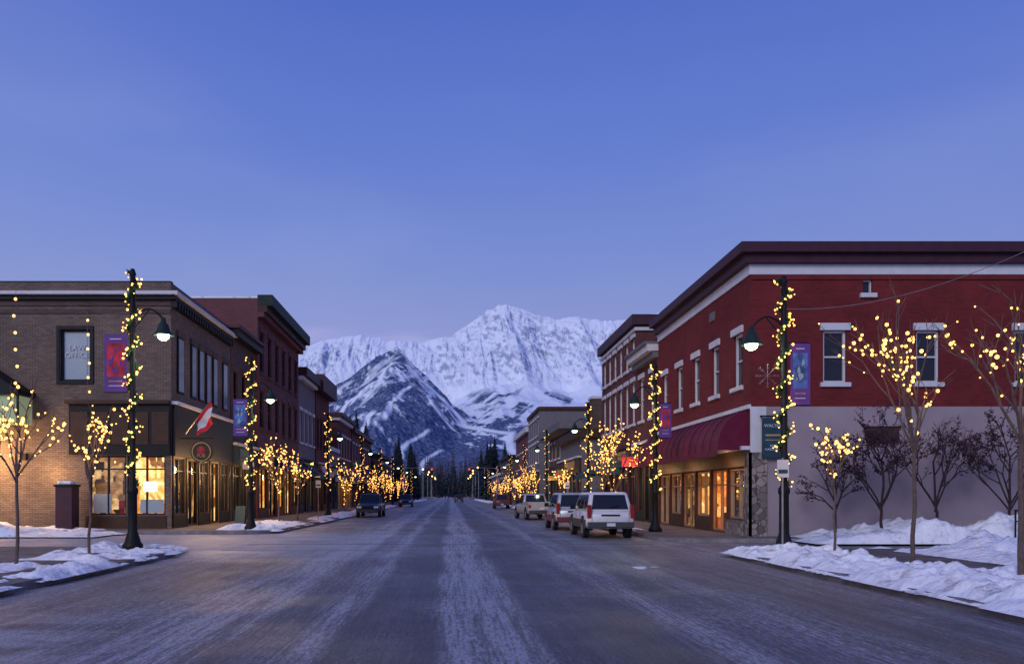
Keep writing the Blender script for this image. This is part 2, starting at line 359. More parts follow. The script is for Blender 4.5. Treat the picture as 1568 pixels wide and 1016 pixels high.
def frames(s, X, y0):
    F = (lambda u, n, z: (X+n, u, z)) if s < 0 else (lambda u, n, z: (X-n, u, z))
    G = lambda u, n, z: (u, y0-n, z)
    return F, G
def building(name, s, X, y0, y1, h, wm, depth=16, win=None, cornice=(), shop=None, sidewins=(), sidewall=None, awning=None, fascia='darkwood', frame='white', sill='white', fz=(3.7, 4.5), seed=1, finish=True, sideshop=(), sidec=True, signs=True, glow=0, sframe=None):
    rr = random.Random(seed)
    T = Thing(name, (X, (y0+y1)/2, 0))
    F, G = frames(s, X, y0)
    ops = []; kinds = []
    if win:
        n, ww, rows = win
        for (a, b) in rows:
            for i in range(n):
                c = y0+(y1-y0)*(i+.5)/n; o = (c-ww/2, c+ww/2, a, b); ops.append(o); kinds.append(o)
    shops = []
    if shop:
        nb, inners = shop
        L = (y1-y0-.5)/nb
        for i in range(nb):
            a = y0+.25+L*i+.09; b = a+L-.18
            if i % 2 == 1: o = (a, b, .2, fz[0]-.35)
            else: o = (a, b, .75, fz[0]-.35)
            shops.append((o, inners[i % len(inners)], i % 2)); ops.append(o)
    wall(T, 'street_wall', wm, F, y0, y1, 0, h, ops)
    for o in kinds: sash(T, F, o, 'glass', frame, sill)
    for o, inn, dr in shops:
        shopwin(T, F, o, inn, sframe or ('wood' if fascia == 'wood' else 'black'), seed=seed)
        if not dr: T.box('kick_panels', fascia, F, o[0]-.05, o[1]+.05, .0, .05, .15, .74)
    if shop:
        T.box('fascia_board', fascia, F, y0+.05, y1-.05, 0, .18, fz[0]-.3, fz[1])
        T.box('fascia_cap', 'white' if rr.random() < .4 else fascia, F, y0+.02, y1-.02, 0, .32, fz[1]+.002, fz[1]+.14)
        for i in range(nb+1):
            u = y0+.25+L*i; T.box('pilasters', fascia, F, u-.08, u+.08, 0, .06, .15, fz[0]-.302)
        if signs:
            for i in range(max(1, nb//2)):
                u = y0+1+(y1-y0-2)*rr.random(); z = rr.uniform(3.0, 3.4); w = rr.uniform(.6, 1.0)
                T.box('hanging_sign_%d' % i, rr.choice(['white', 'teal', 'bred', 'gold', 'dgreen']), F, u, u+.07, .3, .3+w, z, z+rr.uniform(.4, .6))
                T.box('hanging_sign_bracket', 'black', F, u+.02, u+.05, .18, .35+w, z+.65, z+.69)
            u0 = y0+(y1-y0)*.2; T.box('sign_board', rr.choice(['white', 'gold', 'teal']), F, u0, u0+(y1-y0)*.45, .181, .22, fz[0], fz[1]-.15)
    if glow: T.point(F((y0+y1)/2, 1.0, 2.9), WARM, glow, .15)
    xs = sorted((X, X+s*depth))
    sops = [o[:4] for o in sidewins]+[o[:4] for o in sideshop]
    wall(T, 'side_wall', sidewall or wm, G, xs[0], xs[1], 0, h, sops)
    xb = xs[0] if s < 0 else xs[1]
    T.quad('back_wall', wm, [(xb, y0, 0), (xb, y1, 0), (xb, y1, h), (xb, y0, h)])
    T.quad('far_wall', wm, [(xs[0], y1, 0), (xs[1], y1, 0), (xs[1], y1, h), (xs[0], y1, h)])
    T.quad('roof', 'roof', [(xs[0], y0, h-.3), (xs[1], y0, h-.3), (xs[1], y1, h-.3), (xs[0], y1, h-.3)])
    for k, (a, b, pr, cm) in enumerate(cornice):
        T.box('cornice_%d' % k, cm, F, y0-(pr if sidec else 0), y1-.01, .0, pr, a, b)
        if sidec: T.box('cornice_%d' % k, cm, G, xs[0], xs[1], .0, pr, a, b)
    if not sidec:
        T.box('parapet_snow', 'snow', W, xs[0], xs[1], y0-.03, y0+.3, h-.02, h+.10)
    else: T.box('parapet_cap', cornice[0][3] if cornice else 'roof', W, xs[0], xs[1], y0+.002, y0+.3, h-.02, h+.06)
    if awning:
        am, pr, za, zb, a, b = awning
        n = 6
        for k in range(n):
            t0 = math.pi/2*k/n; t1 = math.pi/2*(k+1)/n
            if am == 'redawn': q = lambda t: (pr*math.sin(t), zb+(za-zb)*math.cos(t))
            else: q = lambda t: (pr*t/(math.pi/2), za+(zb-za)*t/(math.pi/2))
            (n0, zz0), (n1, zz1) = q(t0), q(t1)
            T.quad('awning', am, [F(a, n0, zz0), F(b, n0, zz0), F(b, n1, zz1), F(a, n1, zz1)])
            for u in (a, b): T.quad('awning', am, [F(u, n0, zz0), F(u, n1, zz1), F(u, n1, zb), F(u, n0, zb)])
            if am == 'redawn':
                u = a+.9
                while u < b:
                    T.tube('awning_seams', 'maroon', F(u, n0+.01, zz0+.01), F(u, n1+.01, zz1+.01), .02, n=4); u += .9
        T.box('awning_valance', am, F, a, b, pr, pr+.02, zb-.22, zb)
    for k in range(3):
        vx = xs[0]+(xs[1]-xs[0])*rr.uniform(.2, .8); vy = y0+(y1-y0)*rr.uniform(.3, .8)
        T.tube('roof_vents', 'metal', (vx, vy, h-.3), (vx, vy, h+.35), .12, n=8)
    if finish: T.finish()
    return T, F, G

# ------------------------------------------------------------------ ground, road, pavements
def sheet(name, x0, x1, y0, y1, z, mat):
    me = bpy.data.meshes.new(name); me.from_pydata([(x0, y0, z), (x1, y0, z), (x1, y1, z), (x0, y1, z)], [], [(0, 1, 2, 3)]); me.materials.append(M[mat])
    o = bpy.data.objects.new(name, me); sc.collection.objects.link(o); return o
sheet('ground', -9000, 9000, -3000, 12000, -.06, 'snow')
sheet('road', -60, 60, -14, 460, 0, 'asphalt')
def pavement(name, pts):
    n = len(pts); me = bpy.data.meshes.new(name)
    vs = [(x, y, -.02) for x, y in pts]+[(x, y, .15) for x, y in pts]
    fs = [tuple(range(n, 2*n))]+[(i, (i+1) % n, n+(i+1) % n, n+i) for i in range(n)]
    me.from_pydata(vs, [], fs); me.materials.append(M['concrete']); me.materials.append(M['kerb'])
    bm = bmesh.new(); bm.from_mesh(me); bmesh.ops.recalc_face_normals(bm, faces=bm.faces); bm.to_mesh(me); bm.free()
    for p in me.polygons:
        if abs(p.normal.z) < .5: p.material_index = 1
    o = bpy.data.objects.new(name, me); sc.collection.objects.link(o)
def arc(cx, cy, r, a0, a1, n=8): return [(cx+r*math.cos(math.radians(a0+(a1-a0)*i/n)), cy+r*math.sin(math.radians(a0+(a1-a0)*i/n))) for i in range(n+1)]
K = 7.4
pavement('sidewalk', [(-60, -14), (-K, -14)]+arc(-K-2.2, 21.6, 2.2, 0, 90)+[(-60, 23.8)])
pavement('sidewalk', [(60, -14), (K, -14)]+arc(K+2, 20.9, 2, 180, 90)+[(60, 22.9)])
pavement('sidewalk', [(-60, 34), ]+arc(-K-2, 36, 2, -90, 0)+[(-K, 125), (-60, 125)])
pavement('sidewalk', [(60, 28.2)]+arc(K+1.5, 29.7, 1.5, 270, 180)+[(K, 135), (60, 135)])
pavement('sidewalk', [(-K, 137), (-K, 400), (-60, 400), (-60, 137)])
pavement('sidewalk', [(K, 147), (K, 400), (60, 400), (60, 147)])
T = Thing('crosswalk_marking', (0, 25, 0))
M['worn'] = simple('worn_paint', (.14, .14, .16), .7, var=.6, sc_=5)
for y in (24.2, 27.3, 35.0, 37.6):
    T.box('stripe', 'worn', W, -6.8, 6.8, y, y+.12, .001, .005)
T.finish()

def snow(name, x0, x1, y0, y1, step, f, base):
    nx = max(3, int((x1-x0)/step)); ny = max(3, int((y1-y0)/step)); vs = []; fs = []
    for j in range(ny+1):
        for i in range(nx+1):
            x = x0+(x1-x0)*i/nx; y = y0+(y1-y0)*j/ny
            u = i/nx*2-1; v = j/ny*2-1
            edge = max(abs(u)**4, abs(v)**8)
            hgt = f(x, y)*(1-edge*1.2)-.1*edge
            vs.append((x, y, base+max(-.05, hgt)))
    for j in range(ny):
        for i in range(nx):
            a = j*(nx+1)+i; q = (a, a+1, a+nx+2, a+nx+1)
            if max(vs[k][2] for k in q) > base-.045: fs.append(q)
    me = bpy.data.meshes.new(name); me.from_pydata(vs, [], fs); me.materials.append(M['snow'])
    me.polygons.foreach_set('use_smooth', [True]*len(me.polygons))
    o = bpy.data.objects.new(name, me); sc.collection.objects.link(o)
def fb(x, y, s, sd=0):
    return noise.noise(Vector((x*s, y*s, sd)))*.6+noise.noise(Vector((x*s*2.3, y*s*2.3, sd+5)))*.3+noise.noise(Vector((x*s*5.5, y*s*5.5, sd+9)))*.18
def lump(x, y, s, sd=0): return abs(fb(x, y, s, sd))
snow('snow_bank', 7.2, 10.1, 8.5, 22.4, .06, lambda x, y: .14+.32*fb(x, y, .8, 1)+.30*lump(x, y, 1.6, 3)-(.28 if x > 9.2+.5*math.sin(y) else 0), .15)
snow('snow_bank', 11.3, 26, 15.0, 22.0, .10, lambda x, y: .38+.8*fb(x, y, .5, 11)+.5*lump(x, y, 1.2, 3), .15)
snow('snow_bank', 11.2, 34, 26.3, 29.72, .10, lambda x, y: .50+.7*fb(x, y, .6, 21)+.4*lump(x, y, 1.4, 3), .12)
snow('snow_bank', 11.8, 16.5, 22.4, 24.4, .12, lambda x, y: .0+.4*fb(x, y, .8, 2), .1)
snow('snow_bank', -8.6, -7.15, 10, 23.6, .06, lambda x, y: .00+.34*fb(x, y, 1.0, 31)+.12*lump(x, y, 2, 3), .15)
snow('snow_bank', -10.6, -7.5, 20.9, 23.9, .06, lambda x, y: .02+.40*fb(x, y, .9, 37)+.12*lump(x, y, 2, 3), .15)
snow('snow_bank', -10.2, -7.8, 18.7, 20.2, .06, lambda x, y: .10+.20*fb(x, y, 1.2, 41), .15)
snow('snow_bank', -13, -8.2, 15.7, 17.4, .06, lambda x, y: .08+.24*fb(x, y, 1.2, 45), .15)
snow('snow_bank', -40, -12.6, 31, 35.6, .16, lambda x, y: .22+.65*fb(x, y, .6, 51), .1)
snow('snow_bank', -10.4, -7.2, 34.6, 44, .1, lambda x, y: .06+.45*fb(x, y, .8, 55), .15)
snow('snow_bank', -9.0, -7.2, 44, 120, .2, lambda x, y: .08+.42*fb(x, y, .5, 58), .15)
snow('snow_bank', 7.2, 8.6, 31, 130, .2, lambda x, y: .08+.42*fb(x, y, .5, 61), .15)
snow('snow_bank', 3.9, 5.2, 18.1, 18.9, .07, lambda x, y: -.01+.07*fb(x, y, 2, 71), .0)
snow('snow_bank', -9, -7.1, 140, 260, .4, lambda x, y: .2+.3*fb(x, y, .5, 72), .15)
snow('snow_bank', 7.1, 9, 150, 260, .4, lambda x, y: .2+.3*fb(x, y, .5, 73), .15)

# ------------------------------------------------------------------ LEFT ROW
XL = -12.5
T, F, G = building('corner_law_office_building', -1, XL, 36.5, 46.3, 11.15, 'tan', depth=34,
    win=None, cornice=((10.35, 10.52, .25, 'black'), (10.53, 10.68, .42, 'white')),  # black lower band stands in for the shadow under the white ledge
    sidewins=[(-17.45, -16.1, 6.75, 9.05)], sideshop=[(-16.15, -14.5, .75, 3.4), (-14.45, -12.75, .75, 3.4)],
    fascia='black', shop=(5, ['warm', 'dim', 'warm', 'warm', 'dim']), fz=(3.7, 5.7), seed=3, finish=False, signs=False)
sash(T, G, (-17.45, -16.1, 6.75, 9.05), 'law', 'black', None, bars=0)
T.box('dark_surround', 'black', G, -17.6, -17.46, 0, .06, 6.6, 9.2); T.box('dark_surround', 'black', G, -16.09, -15.95, 0, .06, 6.6, 9.2)
T.box('dark_surround', 'black', G, -17.459, -16.091, 0, .06, 9.051, 9.2); T.box('dark_surround', 'black', G, -17.459, -16.091, 0, .06, 6.6, 6.749)
T.text('LAW\nOFFICE', (-16.77, 36.5+.13, 8.15), (math.pi/2, 0, 0), .34, 'white')
for i, o in enumerate([(-16.15, -14.5, .75, 3.4), (-14.45, -12.75, .75, 3.4)]): shopwin(T, G, o, 'warm' if i else 'dim', 'black', seed=5+i)
T.box('side_fascia', 'black', G, -17.0, XL-.01, .0, .16, 3.45, 5.7)
T.box('side_fascia_cap', 'darkwood', G, -17.1, XL-.01, .0, .36, 5.702, 5.86)
for k in range(5):
    u = -16.9+k*.9; T.box('fascia_panels', 'darkwood', G, u, u+.75, .161, .19, 3.9, 5.35)
T.box('side_skirt', 'darkwood', G, -16.3, XL-.2, 0, .05, .15, .72)
T.box('soldier_course', 'brown', G, XL-34, XL-.01, 0, .05, 9.75, 9.95); T.box('soldier_course', 'brown', G, XL-34, XL-.01, 0, .07, 10.1, 10.345)
for u, w in ((37.7, .9), (39.6, .8), (40.8, .8), (42.0, .8), (43.2, .8), (45.1, .9)):
    T.box('upper_windows', 'black', F, u-w/2, u+w/2, 0, .07, 6.3, 8.9)
    T.box('upper_glass', 'glass', F, u-w/2+.1, u+w/2-.1, .071, .08, 6.4, 8.8)
    T.box('window_hoods', 'brown', F, u-w/2-.1, u+w/2+.1, 0, .12, 8.902, 9.15)
for i in range(26):
    u = 36.4+i*.38; T.box('dentils', 'black', F, u, u+.16, .0, .28, 10.02, 10.3)
T.box('lit_screen', 'tv', G, -13.75, -13.15, -.08, -.05, 1.8, 2.25)
T.box('shop_poster', 'law', G, -13.9, -12.85, -.1, -.07, .85, 1.45); T.box('shop_poster', 'law', G, -16.0, -15.2, -.1, -.07, .85, 1.7)
T.point((-20.5, 35.1, 3.2), WARM, 620, .25); T.point((-17.6, 35.7, 2.6), WARM, 90, .2)
for y in (37.5, 40.5, 43.5): T.point((-11.5, y, 2.9), WARM, 190, .15)
T.box('wall_lamp', 'black', G, -19.1, -18.9, 0, .2, 3.2, 3.5)
T.finish()
C = Thing('shop_canopy', (-20, 35.7, 6))
vs = []
for y in (34.9, 36.45):
    vs += [(-23, y, 9.1), (-18.5, y, 6.15), (-18.5, y, 5.95), (-23, y, 5.95)]
C.add('canopy', 'black', vs, [(0, 1, 2, 3), (4, 7, 6, 5), (0, 4, 5, 1), (1, 5, 6, 2), (2, 6, 7, 3), (3, 7, 4, 0)])
C.box('lit_panel', 'lit', W, -23, -18.6, 35.1, 36.3, 4.75, 5.93)
for x in (-21.6, -20.1, -18.65): C.box('panel_posts', 'black', W, x, x+.1, 35.05, 35.098, 4.7, 5.94)
C.finish()
S = Thing('round_pub_sign', (-11.35, 37.2, 3.62))
S.tube('board', 'darkwood', (-11.35, 37.2, 3.62), (-11.35, 37.28, 3.62), .50, n=28); S.tube('gold_ring', 'gold', (-11.35, 37.17, 3.62), (-11.35, 37.199, 3.62), .44, n=28)
S.tube('face', 'darkwood', (-11.35, 37.15, 3.62), (-11.35, 37.169, 3.62), .39, n=24); S.tube('emblem', 'bred', (-11.35, 37.13, 3.68), (-11.35, 37.149, 3.68), .2, n=6)
S.text('PUB', (-11.35, 37.125, 3.36), (math.pi/2, 0, 0), .22, 'gold')
S.tube('bracket', 'black', (-12.4, 37.24, 4.22), (-10.8, 37.24, 4.22), .03); S.tube('bracket', 'black', (-11.35, 37.24, 4.22), (-11.35, 37.24, 4.1), .02)
S.finish()
fl = Thing('national_flag', (-11.8, 38, 5))
fl.tube('pole', 'metal', (-12.4, 38, 4.4), (-10.9, 37.2, 6.0), .025)
def flagq(part, mat, a, b):
    vs = []; fs = []
    for i in range(7):
        for j in range(7):
            t = j/6; s_ = a+(b-a)*i/6
            base = Vector((-11.75, 37.65, 5.08)).lerp(Vector((-10.95, 37.23, 5.95)), 1-t)
            vs.append((base.x+.05*math.sin(s_*6+t*5)+s_*.12, base.y+.10*math.cos(s_*5+t*6), base.z-s_*1.05*(1-.3*t)+.05*math.sin(t*9)))
    for i in range(6):
        for j in range(6): fs.append((i*7+j, i*7+j+1, (i+1)*7+j+1, (i+1)*7+j))
    fl.add(part, mat, vs, fs)
flagq('red_hoist', 'flagred', 0, .28); flagq('white_field', 'white', .28, .72); flagq('red_fly', 'flagred', .72, 1.0); fl.smooth |= {'red_hoist', 'white_field', 'red_fly'}; fl.finish()

building('brown_brick_shop', -1, XL+.05, 46.32, 52, 11.2, 'brown', win=(3, .9, [(6.2, 8.8)]), cornice=((10.6, 11.0, .5, 'black'), (11.01, 11.2, .65, 'maroon')), shop=(3, ['warm', 'dim', 'warm']), fascia='dgreen', seed=4, depth=20, frame='black', sill='brown', glow=120)
building('red_brick_hotel', -1, XL+.2, 52.02, 66, 14.2, 'pink', win=(6, 1.1, [(6.0, 8.4), (9.6, 12.2)]), cornice=((13.0, 13.3, .4, 'pink'), (13.31, 13.7, .6, 'darkwood'), (13.71, 14.4, .95, 'dgreen')), sidewins=[(-24, -23, 9.6, 11.4), (-18, -17, 12, 13.2)], shop=(5, ['warm', 'dim', 'warm']), fascia='maroon', seed=5, depth=17, awning=('blueawn', 1.5, 4.4, 3.3, 56, 65), sidec=False, frame='darkwood', sill='pink', glow=120)
building('white_front_shop', -1, XL+.2, 66.02, 74, 11.8, 'grey', win=(4, 1.1, [(6.0, 8.6)]), cornice=((11.0, 11.3, .4, 'white'), (11.31, 12, .7, 'maroon')), shop=(4, ['warm', 'dim']), fascia='blueawn', seed=6, awning=('tealawn', 1.6, 4.4, 3.2, 67, 73), sidec=False, glow=90)
building('mansard_shop', -1, XL+.3, 74.02, 82, 12.3, 'red2', win=(4, 1.1, [(6.0, 8.6)]), cornice=((11.0, 12.5, .8, 'maroon'),), shop=(4, ['dim', 'warm']), fascia='darkwood', seed=7, frame='darkwood', sill='red2')
building('red_brick_store', -1, XL+.3, 88, 100, 10.4, 'red2', win=(5, 1.2, [(5.8, 8.2)]), cornice=((9.7, 10.1, .3, 'white'), (10.11, 10.5, .6, 'maroon')), shop=(5, ['warm', 'dim']), fascia='wood', seed=8, awning=('tealawn', 1.8, 4.4, 3.2, 88.5, 99), glow=110)
building('low_store', -1, XL+.3, 82.02, 87.95, 6.5, 'grey', win=None, cornice=((6.1, 6.5, .3, 'white'),), shop=(3, ['warm']), fascia='blueawn', seed=9)
building('brick_store', -1, XL+.4, 100.1, 124, 9.8, 'pink', win=(8, 1.2, [(5.6, 8.0)]), cornice=((9.3, 9.9, .5, 'maroon'),), shop=(8, ['warm', 'dim', 'dim']), fascia='darkwood', seed=10)
building('far_store', -1, XL+.4, 138, 165, 8.5, 'brown', win=(8, 1.2, [(5.2, 7.2)]), cornice=((8.0, 8.6, .5, 'black'),), shop=(8, ['warm', 'dim']), fascia='darkwood', seed=11)
building('far_house_row', -1, XL, 168, 215, 6, 'grey', win=None, cornice=((5.6, 6.1, .5, 'white'),), shop=(10, ['warm', 'dim', 'dim']), fascia='darkwood', seed=12)

# ------------------------------------------------------------------ RIGHT ROW
XR = 10.95
sw = [(13.6, 14.45, 5.75, 7.65), (17.0, 17.85, 5.75, 7.65), (20.6, 21.45, 5.75, 7.65), (24.2, 25.05, 5.75, 7.65), (15.05, 15.4, 9.0, 9.5)]
T, F, G = building('corner_red_brick_building', 1, XR, 29.8, 43, 10.2, 'red', depth=26,
    win=(5, .95, [(5.75, 7.75)]), cornice=((9.68, 10.05, .06, 'white'), (10.06, 10.38, .28, 'maroon'), (10.381, 10.75, .5, 'maroon')),
    sidewins=sw, shop=(6, ['dim', 'orange', 'warm', 'dim', 'orange', 'warm']), fascia='darkwood', sframe='wood', fz=(3.0, 3.3), seed=13, finish=False,
    awning=('redawn', 1.15, 4.75, 3.3, 30.0, 42.6), signs=False)
for o in sw[:4]: sash(T, G, o)
sash(T, G, sw[4], 'glass', 'grey', 'grey', bars=0, fw=.05, lint=False)
T.box('stucco_panel', 'stucco', G, XR+.55, XR+26, 0, .05, .1, 4.87)
T.box('white_string_course', 'white', F, 29.75, 43, 0, .1, 4.8, 4.95)
T.box('stone_pier', 'stone', G, XR-.12, XR+.55, .0, .14, .1, 3.2)
T.box('stone_pier', 'stone', F, 29.66, 30.1, .0, .13, .1, 3.2)
T.box('pier_upper', 'white', G, XR-.02, XR+.55, .0, .06, 3.201, 4.87)
T.box('basement_kick', 'stone', F, 30.12, 32.2, .065, .12, .15, .7)
for y in (31.5, 36.6, 40.5): T.point((XR-.65, y, 2.8), (1, .55, .25), 18, .1)
T.box('brick_vents', 'grey', F, 33.8, 34.4, 0, .05, 8.9, 9.25)
T.box('corbel_course', 'red', G, XR, XR+26, .0, .05, 9.5, 9.675)
T.finish()
wb = Thing('hanging_shop_sign', (11.7, 29.6, 3.6))
wb.box('board', 'teal', W, 11.28, 12.1, 29.5, 29.6, 3.0, 4.45); wb.box('gold_wave', 'gold', W, 11.38, 12.0, 29.485, 29.498, 3.78, 3.84); wb.box('gold_line', 'gold', W, 11.38, 12.0, 29.485, 29.498, 3.62, 3.65)
wb.tube('bracket', 'black', (11.2, 29.55, 4.5), (12.2, 29.55, 4.5), .03); wb.text("WALTER'S", (11.69, 29.49, 4.1), (math.pi/2, 0, 0), .16, 'white'); wb.text("MENS\nHARDWARE", (11.69, 29.49, 3.38), (math.pi/2, 0, 0), .12, 'white')
for x in (11.3, 12.08): wb.tube('bracket', 'black', (x, 29.55, 4.5), (x, 29.79, 4.5), .03)
wb.finish()
ws = Thing('wall_plaque', (15.6, 29.7, 4)); ws.box('plaque', 'darkwood', W, 15.2, 16.3, 29.66, 29.74, 3.55, 4.1); ws.box('rim', 'black', W, 15.1, 16.4, 29.68, 29.73, 4.102, 4.15); ws.finish()

building('white_cornice_shop', 1, XR, 43.02, 48, 10.0, 'red2', win=(2, 1.1, [(5.9, 8.3)]), cornice=((8.9, 9.2, .3, 'grey'), (9.25, 9.6, .6, 'white'), (9.601, 9.75, .75, 'grey')), shop=(3, ['warm', 'dim']), fascia='dgreen', seed=14, sidec=False, glow=80)
building('red_brick_block', 1, XR, 48.02, 59, 12.1, 'red2', win=(6, 1.0, [(5.9, 8.4), (9.3, 11.0)]), cornice=((11.3, 11.5, .15, 'white'), (11.61, 12.2, .35, 'maroon')), sidewins=[(12.5, 13.5, 10.3, 11.4)], shop=(5, ['dim', 'warm', 'dim']), fascia='maroon', seed=15, awning=('tealawn', 2.0, 4.3, 3.0, 52.5, 58.8), glow=80)
building('low_flat_shop', 1, XR-1.0, 62, 74, 6.6, 'grey', win=None, cornice=((6.0, 6.6, .5, 'darkwood'),), shop=(5, ['warm', 'dim', 'warm']), fascia='darkwood', seed=16, glow=80)
building('awning_shop', 1, XR, 74.1, 90, 8.2, 'brown', win=(5, 1.2, [(5.4, 7)]), cornice=((7.6, 8.3, 1.3, 'grey'),), shop=(6, ['warm', 'dim']), fascia='darkwood', seed=17, glow=90)
building('boxy_store', 1, XR-.3, 98, 112, 12.2, 'grey', win=(5, 1.2, [(5.6, 8), (8.9, 11)]), cornice=((11.8, 12.2, .2, 'darkwood'),), shop=(5, ['warm', 'dim']), fascia='darkwood', seed=18)
building('brick_store', 1, XR-.2, 112.2, 134, 11, 'pink', win=(8, 1.2, [(5.6, 7.8)]), cornice=((10.3, 11, .5, 'white'),), shop=(8, ['warm', 'dim']), fascia='darkwood', seed=19)
building('far_store', 1, XR-.2, 150, 175, 9, 'brown', win=(8, 1.2, [(5.2, 7.2)]), cornice=((8.5, 9, .5, 'black'),), shop=(8, ['warm', 'dim']), fascia='darkwood', seed=20)
building('far_house_row', 1, XR, 178, 220, 6.5, 'grey', win=None, cornice=((6, 6.5, .5, 'white'),), shop=(10, ['warm', 'dim']), fascia='darkwood', seed=21)
ch = Thing('rooftop_chimney', (12, 66, 7.5)); ch.box('stack', 'brown', W, 11.3, 12.9, 65, 66.5, 6.3, 9.3); ch.box('cap', 'white', W, 11.2, 13.0, 64.9, 66.6, 9.301, 9.5); ch.finish()

# ------------------------------------------------------------------ street lamps
def street_lamp(x, y, hgt, hz, side, seed, detail=2):
    T = Thing('street_lamp', (x, y, .15)); rr = random.Random(seed)
    b = .15
    T.lathe('post', 'black', (x, y, b), [(.0, 0), (.28, 0), (.28, .12), (.22, .2), (.18, .35), (.13, .5), (.12, 1.5), (.15, 1.56), (.15, 1.66), (.085, 1.75), (.075, hgt-.9), (.07, hgt-.2), (.10, hgt-.15), (.05, hgt), (0, hgt)], 12)
    hx = x+side*.85
    pts = [Vector((x+side*(.0+.85*t), y, hz+.42+.28*math.sin(t*math.pi))) for t in [i/7 for i in range(8)]]
    for i in range(7): T.tube('arm', 'black', pts[i], pts[i+1], .028)
    T.tube('arm', 'black', (x, y, hz+.1), (x+side*.45, y, hz+.66), .018)
    T.lathe('shade', 'dgreen', (hx, y, hz), [(.0, .45), (.06, .44), (.07, .32), (.13, .27), (.17, .15), (.20, .05), (.30, -.03), (.30, -.05), (.19, .0)], 16)
    T.lathe('lamp_bulb', 'lamp', (hx, y, hz-.02), [(.0, .03), (.17, .0), (.15, -.09), (.07, -.15), (0, -.16)], 12)
    T.smooth |= {'shade', 'lamp_bulb', 'post'}
    if detail >= 1: T.point((hx, y, hz-.32), (.85, 1, .7), 60 if detail > 1 else 40, .12)
    n = int(150 if detail == 2 else 90 if detail == 1 else 34)
    z0 = 1.9; turns = 7.5
    prev = None
    steps = 120
    for i in range(steps+1):
        t = i/steps; a = t*turns*2*math.pi; z = z0+(hgt-z0+.1)*t; r = .12
        p = Vector((x+r*math.cos(a), y+r*math.sin(a), z))
        if prev is not None:
            if detail >= 1:
                T.tube('garland_core', 'garland', prev, p, .03, n=5, cap=False)
                for k in range(22 if detail == 2 else 7):
                    q = prev.lerp(p, rr.random()); d = Vector((rr.gauss(0, 1), rr.gauss(0, 1), rr.gauss(0, 1))).normalized(); e = d.orthogonal().normalized()*(.018 if detail == 2 else .03)
                    L = rr.uniform(.06, .16); T.add('garland', 'garland', [tuple(q-e), tuple(q+e), tuple(q+d*L)], [(0, 1, 2)])
            else: T.tube('garland', 'garland', prev, p, .05, n=4, cap=False)
        prev = p
    for i in range(n):
        t = (i+rr.random())/n; a = t*turns*2*math.pi+rr.gauss(0, .45); z = z0+(hgt-z0+.1)*t+rr.gauss(0, .04); r = .18+rr.uniform(-.04, .09)
        T.bulb('bulbs', 'bulb', (x+r*math.cos(a), y+r*math.sin(a), z), rr.choice((.016, .020, .028, .036)) if detail == 2 else rr.uniform(.024, .042), detail < 2)
    T.finish()
    return T
def banner(x, y, z0, z1, side, w, art):
    T = Thing('street_banner', (x, y, z0))
    xa = x+side*.16; xb = x+side*(.16+w)
    a, b = min(xa, xb), max(xa, xb)
    T.box('rods', 'black', W, min(x, b), max(x, b), y-.015, y+.015, z1, z1+.03); T.box('rods', 'black', W, min(x, a), max(x, b), y-.015, y+.015, z0-.03, z0)
    T.box('cloth', 'purple', W, a, b, y-.008, y+.008, z0+.001, z1-.001)
    T.box('picture', art, W, a+.07, b-.07, y-.013, y-.009, z0+.42, z1-.25)
    T.box('caption', 'white', W, a+.15, b-.15, y-.013, y-.009, z1-.15, z1-.125); T.box('caption_gold', 'gold', W, a+.12, b-.12, y-.013, y-.009, z0+.28, z0+.31); T.box('caption', 'white', W, a+.12, b-.12, y-.013, y-.009, z0+.16, z0+.18)
    rr = random.Random(int(y*10))
    for k in range(9):
        cx = rr.uniform(a+.13, b-.13); cz = rr.uniform(z0+.52, z1-.36); s_ = rr.uniform(.02, .05)
        T.add('picture_shapes', 'purple' if art == 'bred' else 'law', [(cx-s_, y-.016-.0005*k, cz-s_*2.5), (cx+s_, y-.016-.0005*k, cz-s_), (cx+s_*.4, y-.016-.0005*k, cz+s_*2.8), (cx-s_*.9, y-.016-.0005*k, cz+s_*.8)], [(0, 1, 2, 3)])
    T.finish()
street_lamp(-8.8, 22.6, 7.75, 6.1, 1, 1); banner(-8.8, 22.6, 4.5, 6.1, -1, .62, 'bred')
street_lamp(8.7, 21.3, 7.2, 5.6, -1, 2); banner(8.7, 21.3, 4.0, 5.6, 1, .52, 'bblue')
street_lamp(-8.66, 35.4, 7.5, 5.8, 1, 3, 2); banner(-8.66, 35.4, 4.2, 5.8, -1, .6, 'bblue')
street_lamp(8.4, 33.5, 6.9, 5.4, -1, 4, 2); banner(8.4, 33.5, 4.0, 5.4, 1, .5, 'bred')
for i, (x, y) in enumerate([(-8.7, 58), (-8.6, 79), (-8.6, 100), (8.6, 51), (8.6, 73), (8.6, 95)]): street_lamp(x, y, 7.3, 5.7, 1 if x < 0 else -1, 10+i, 1 if y < 60 else 0)
for i, (x, y) in enumerate([(-8.6, 121), (-8.6, 145), (8.6, 117), (8.6, 150), (8.6, 185), (-8.6, 180)]): street_lamp(x, y, 7.3, 5.7, 1 if x < 0 else -1, 30+i, 0)

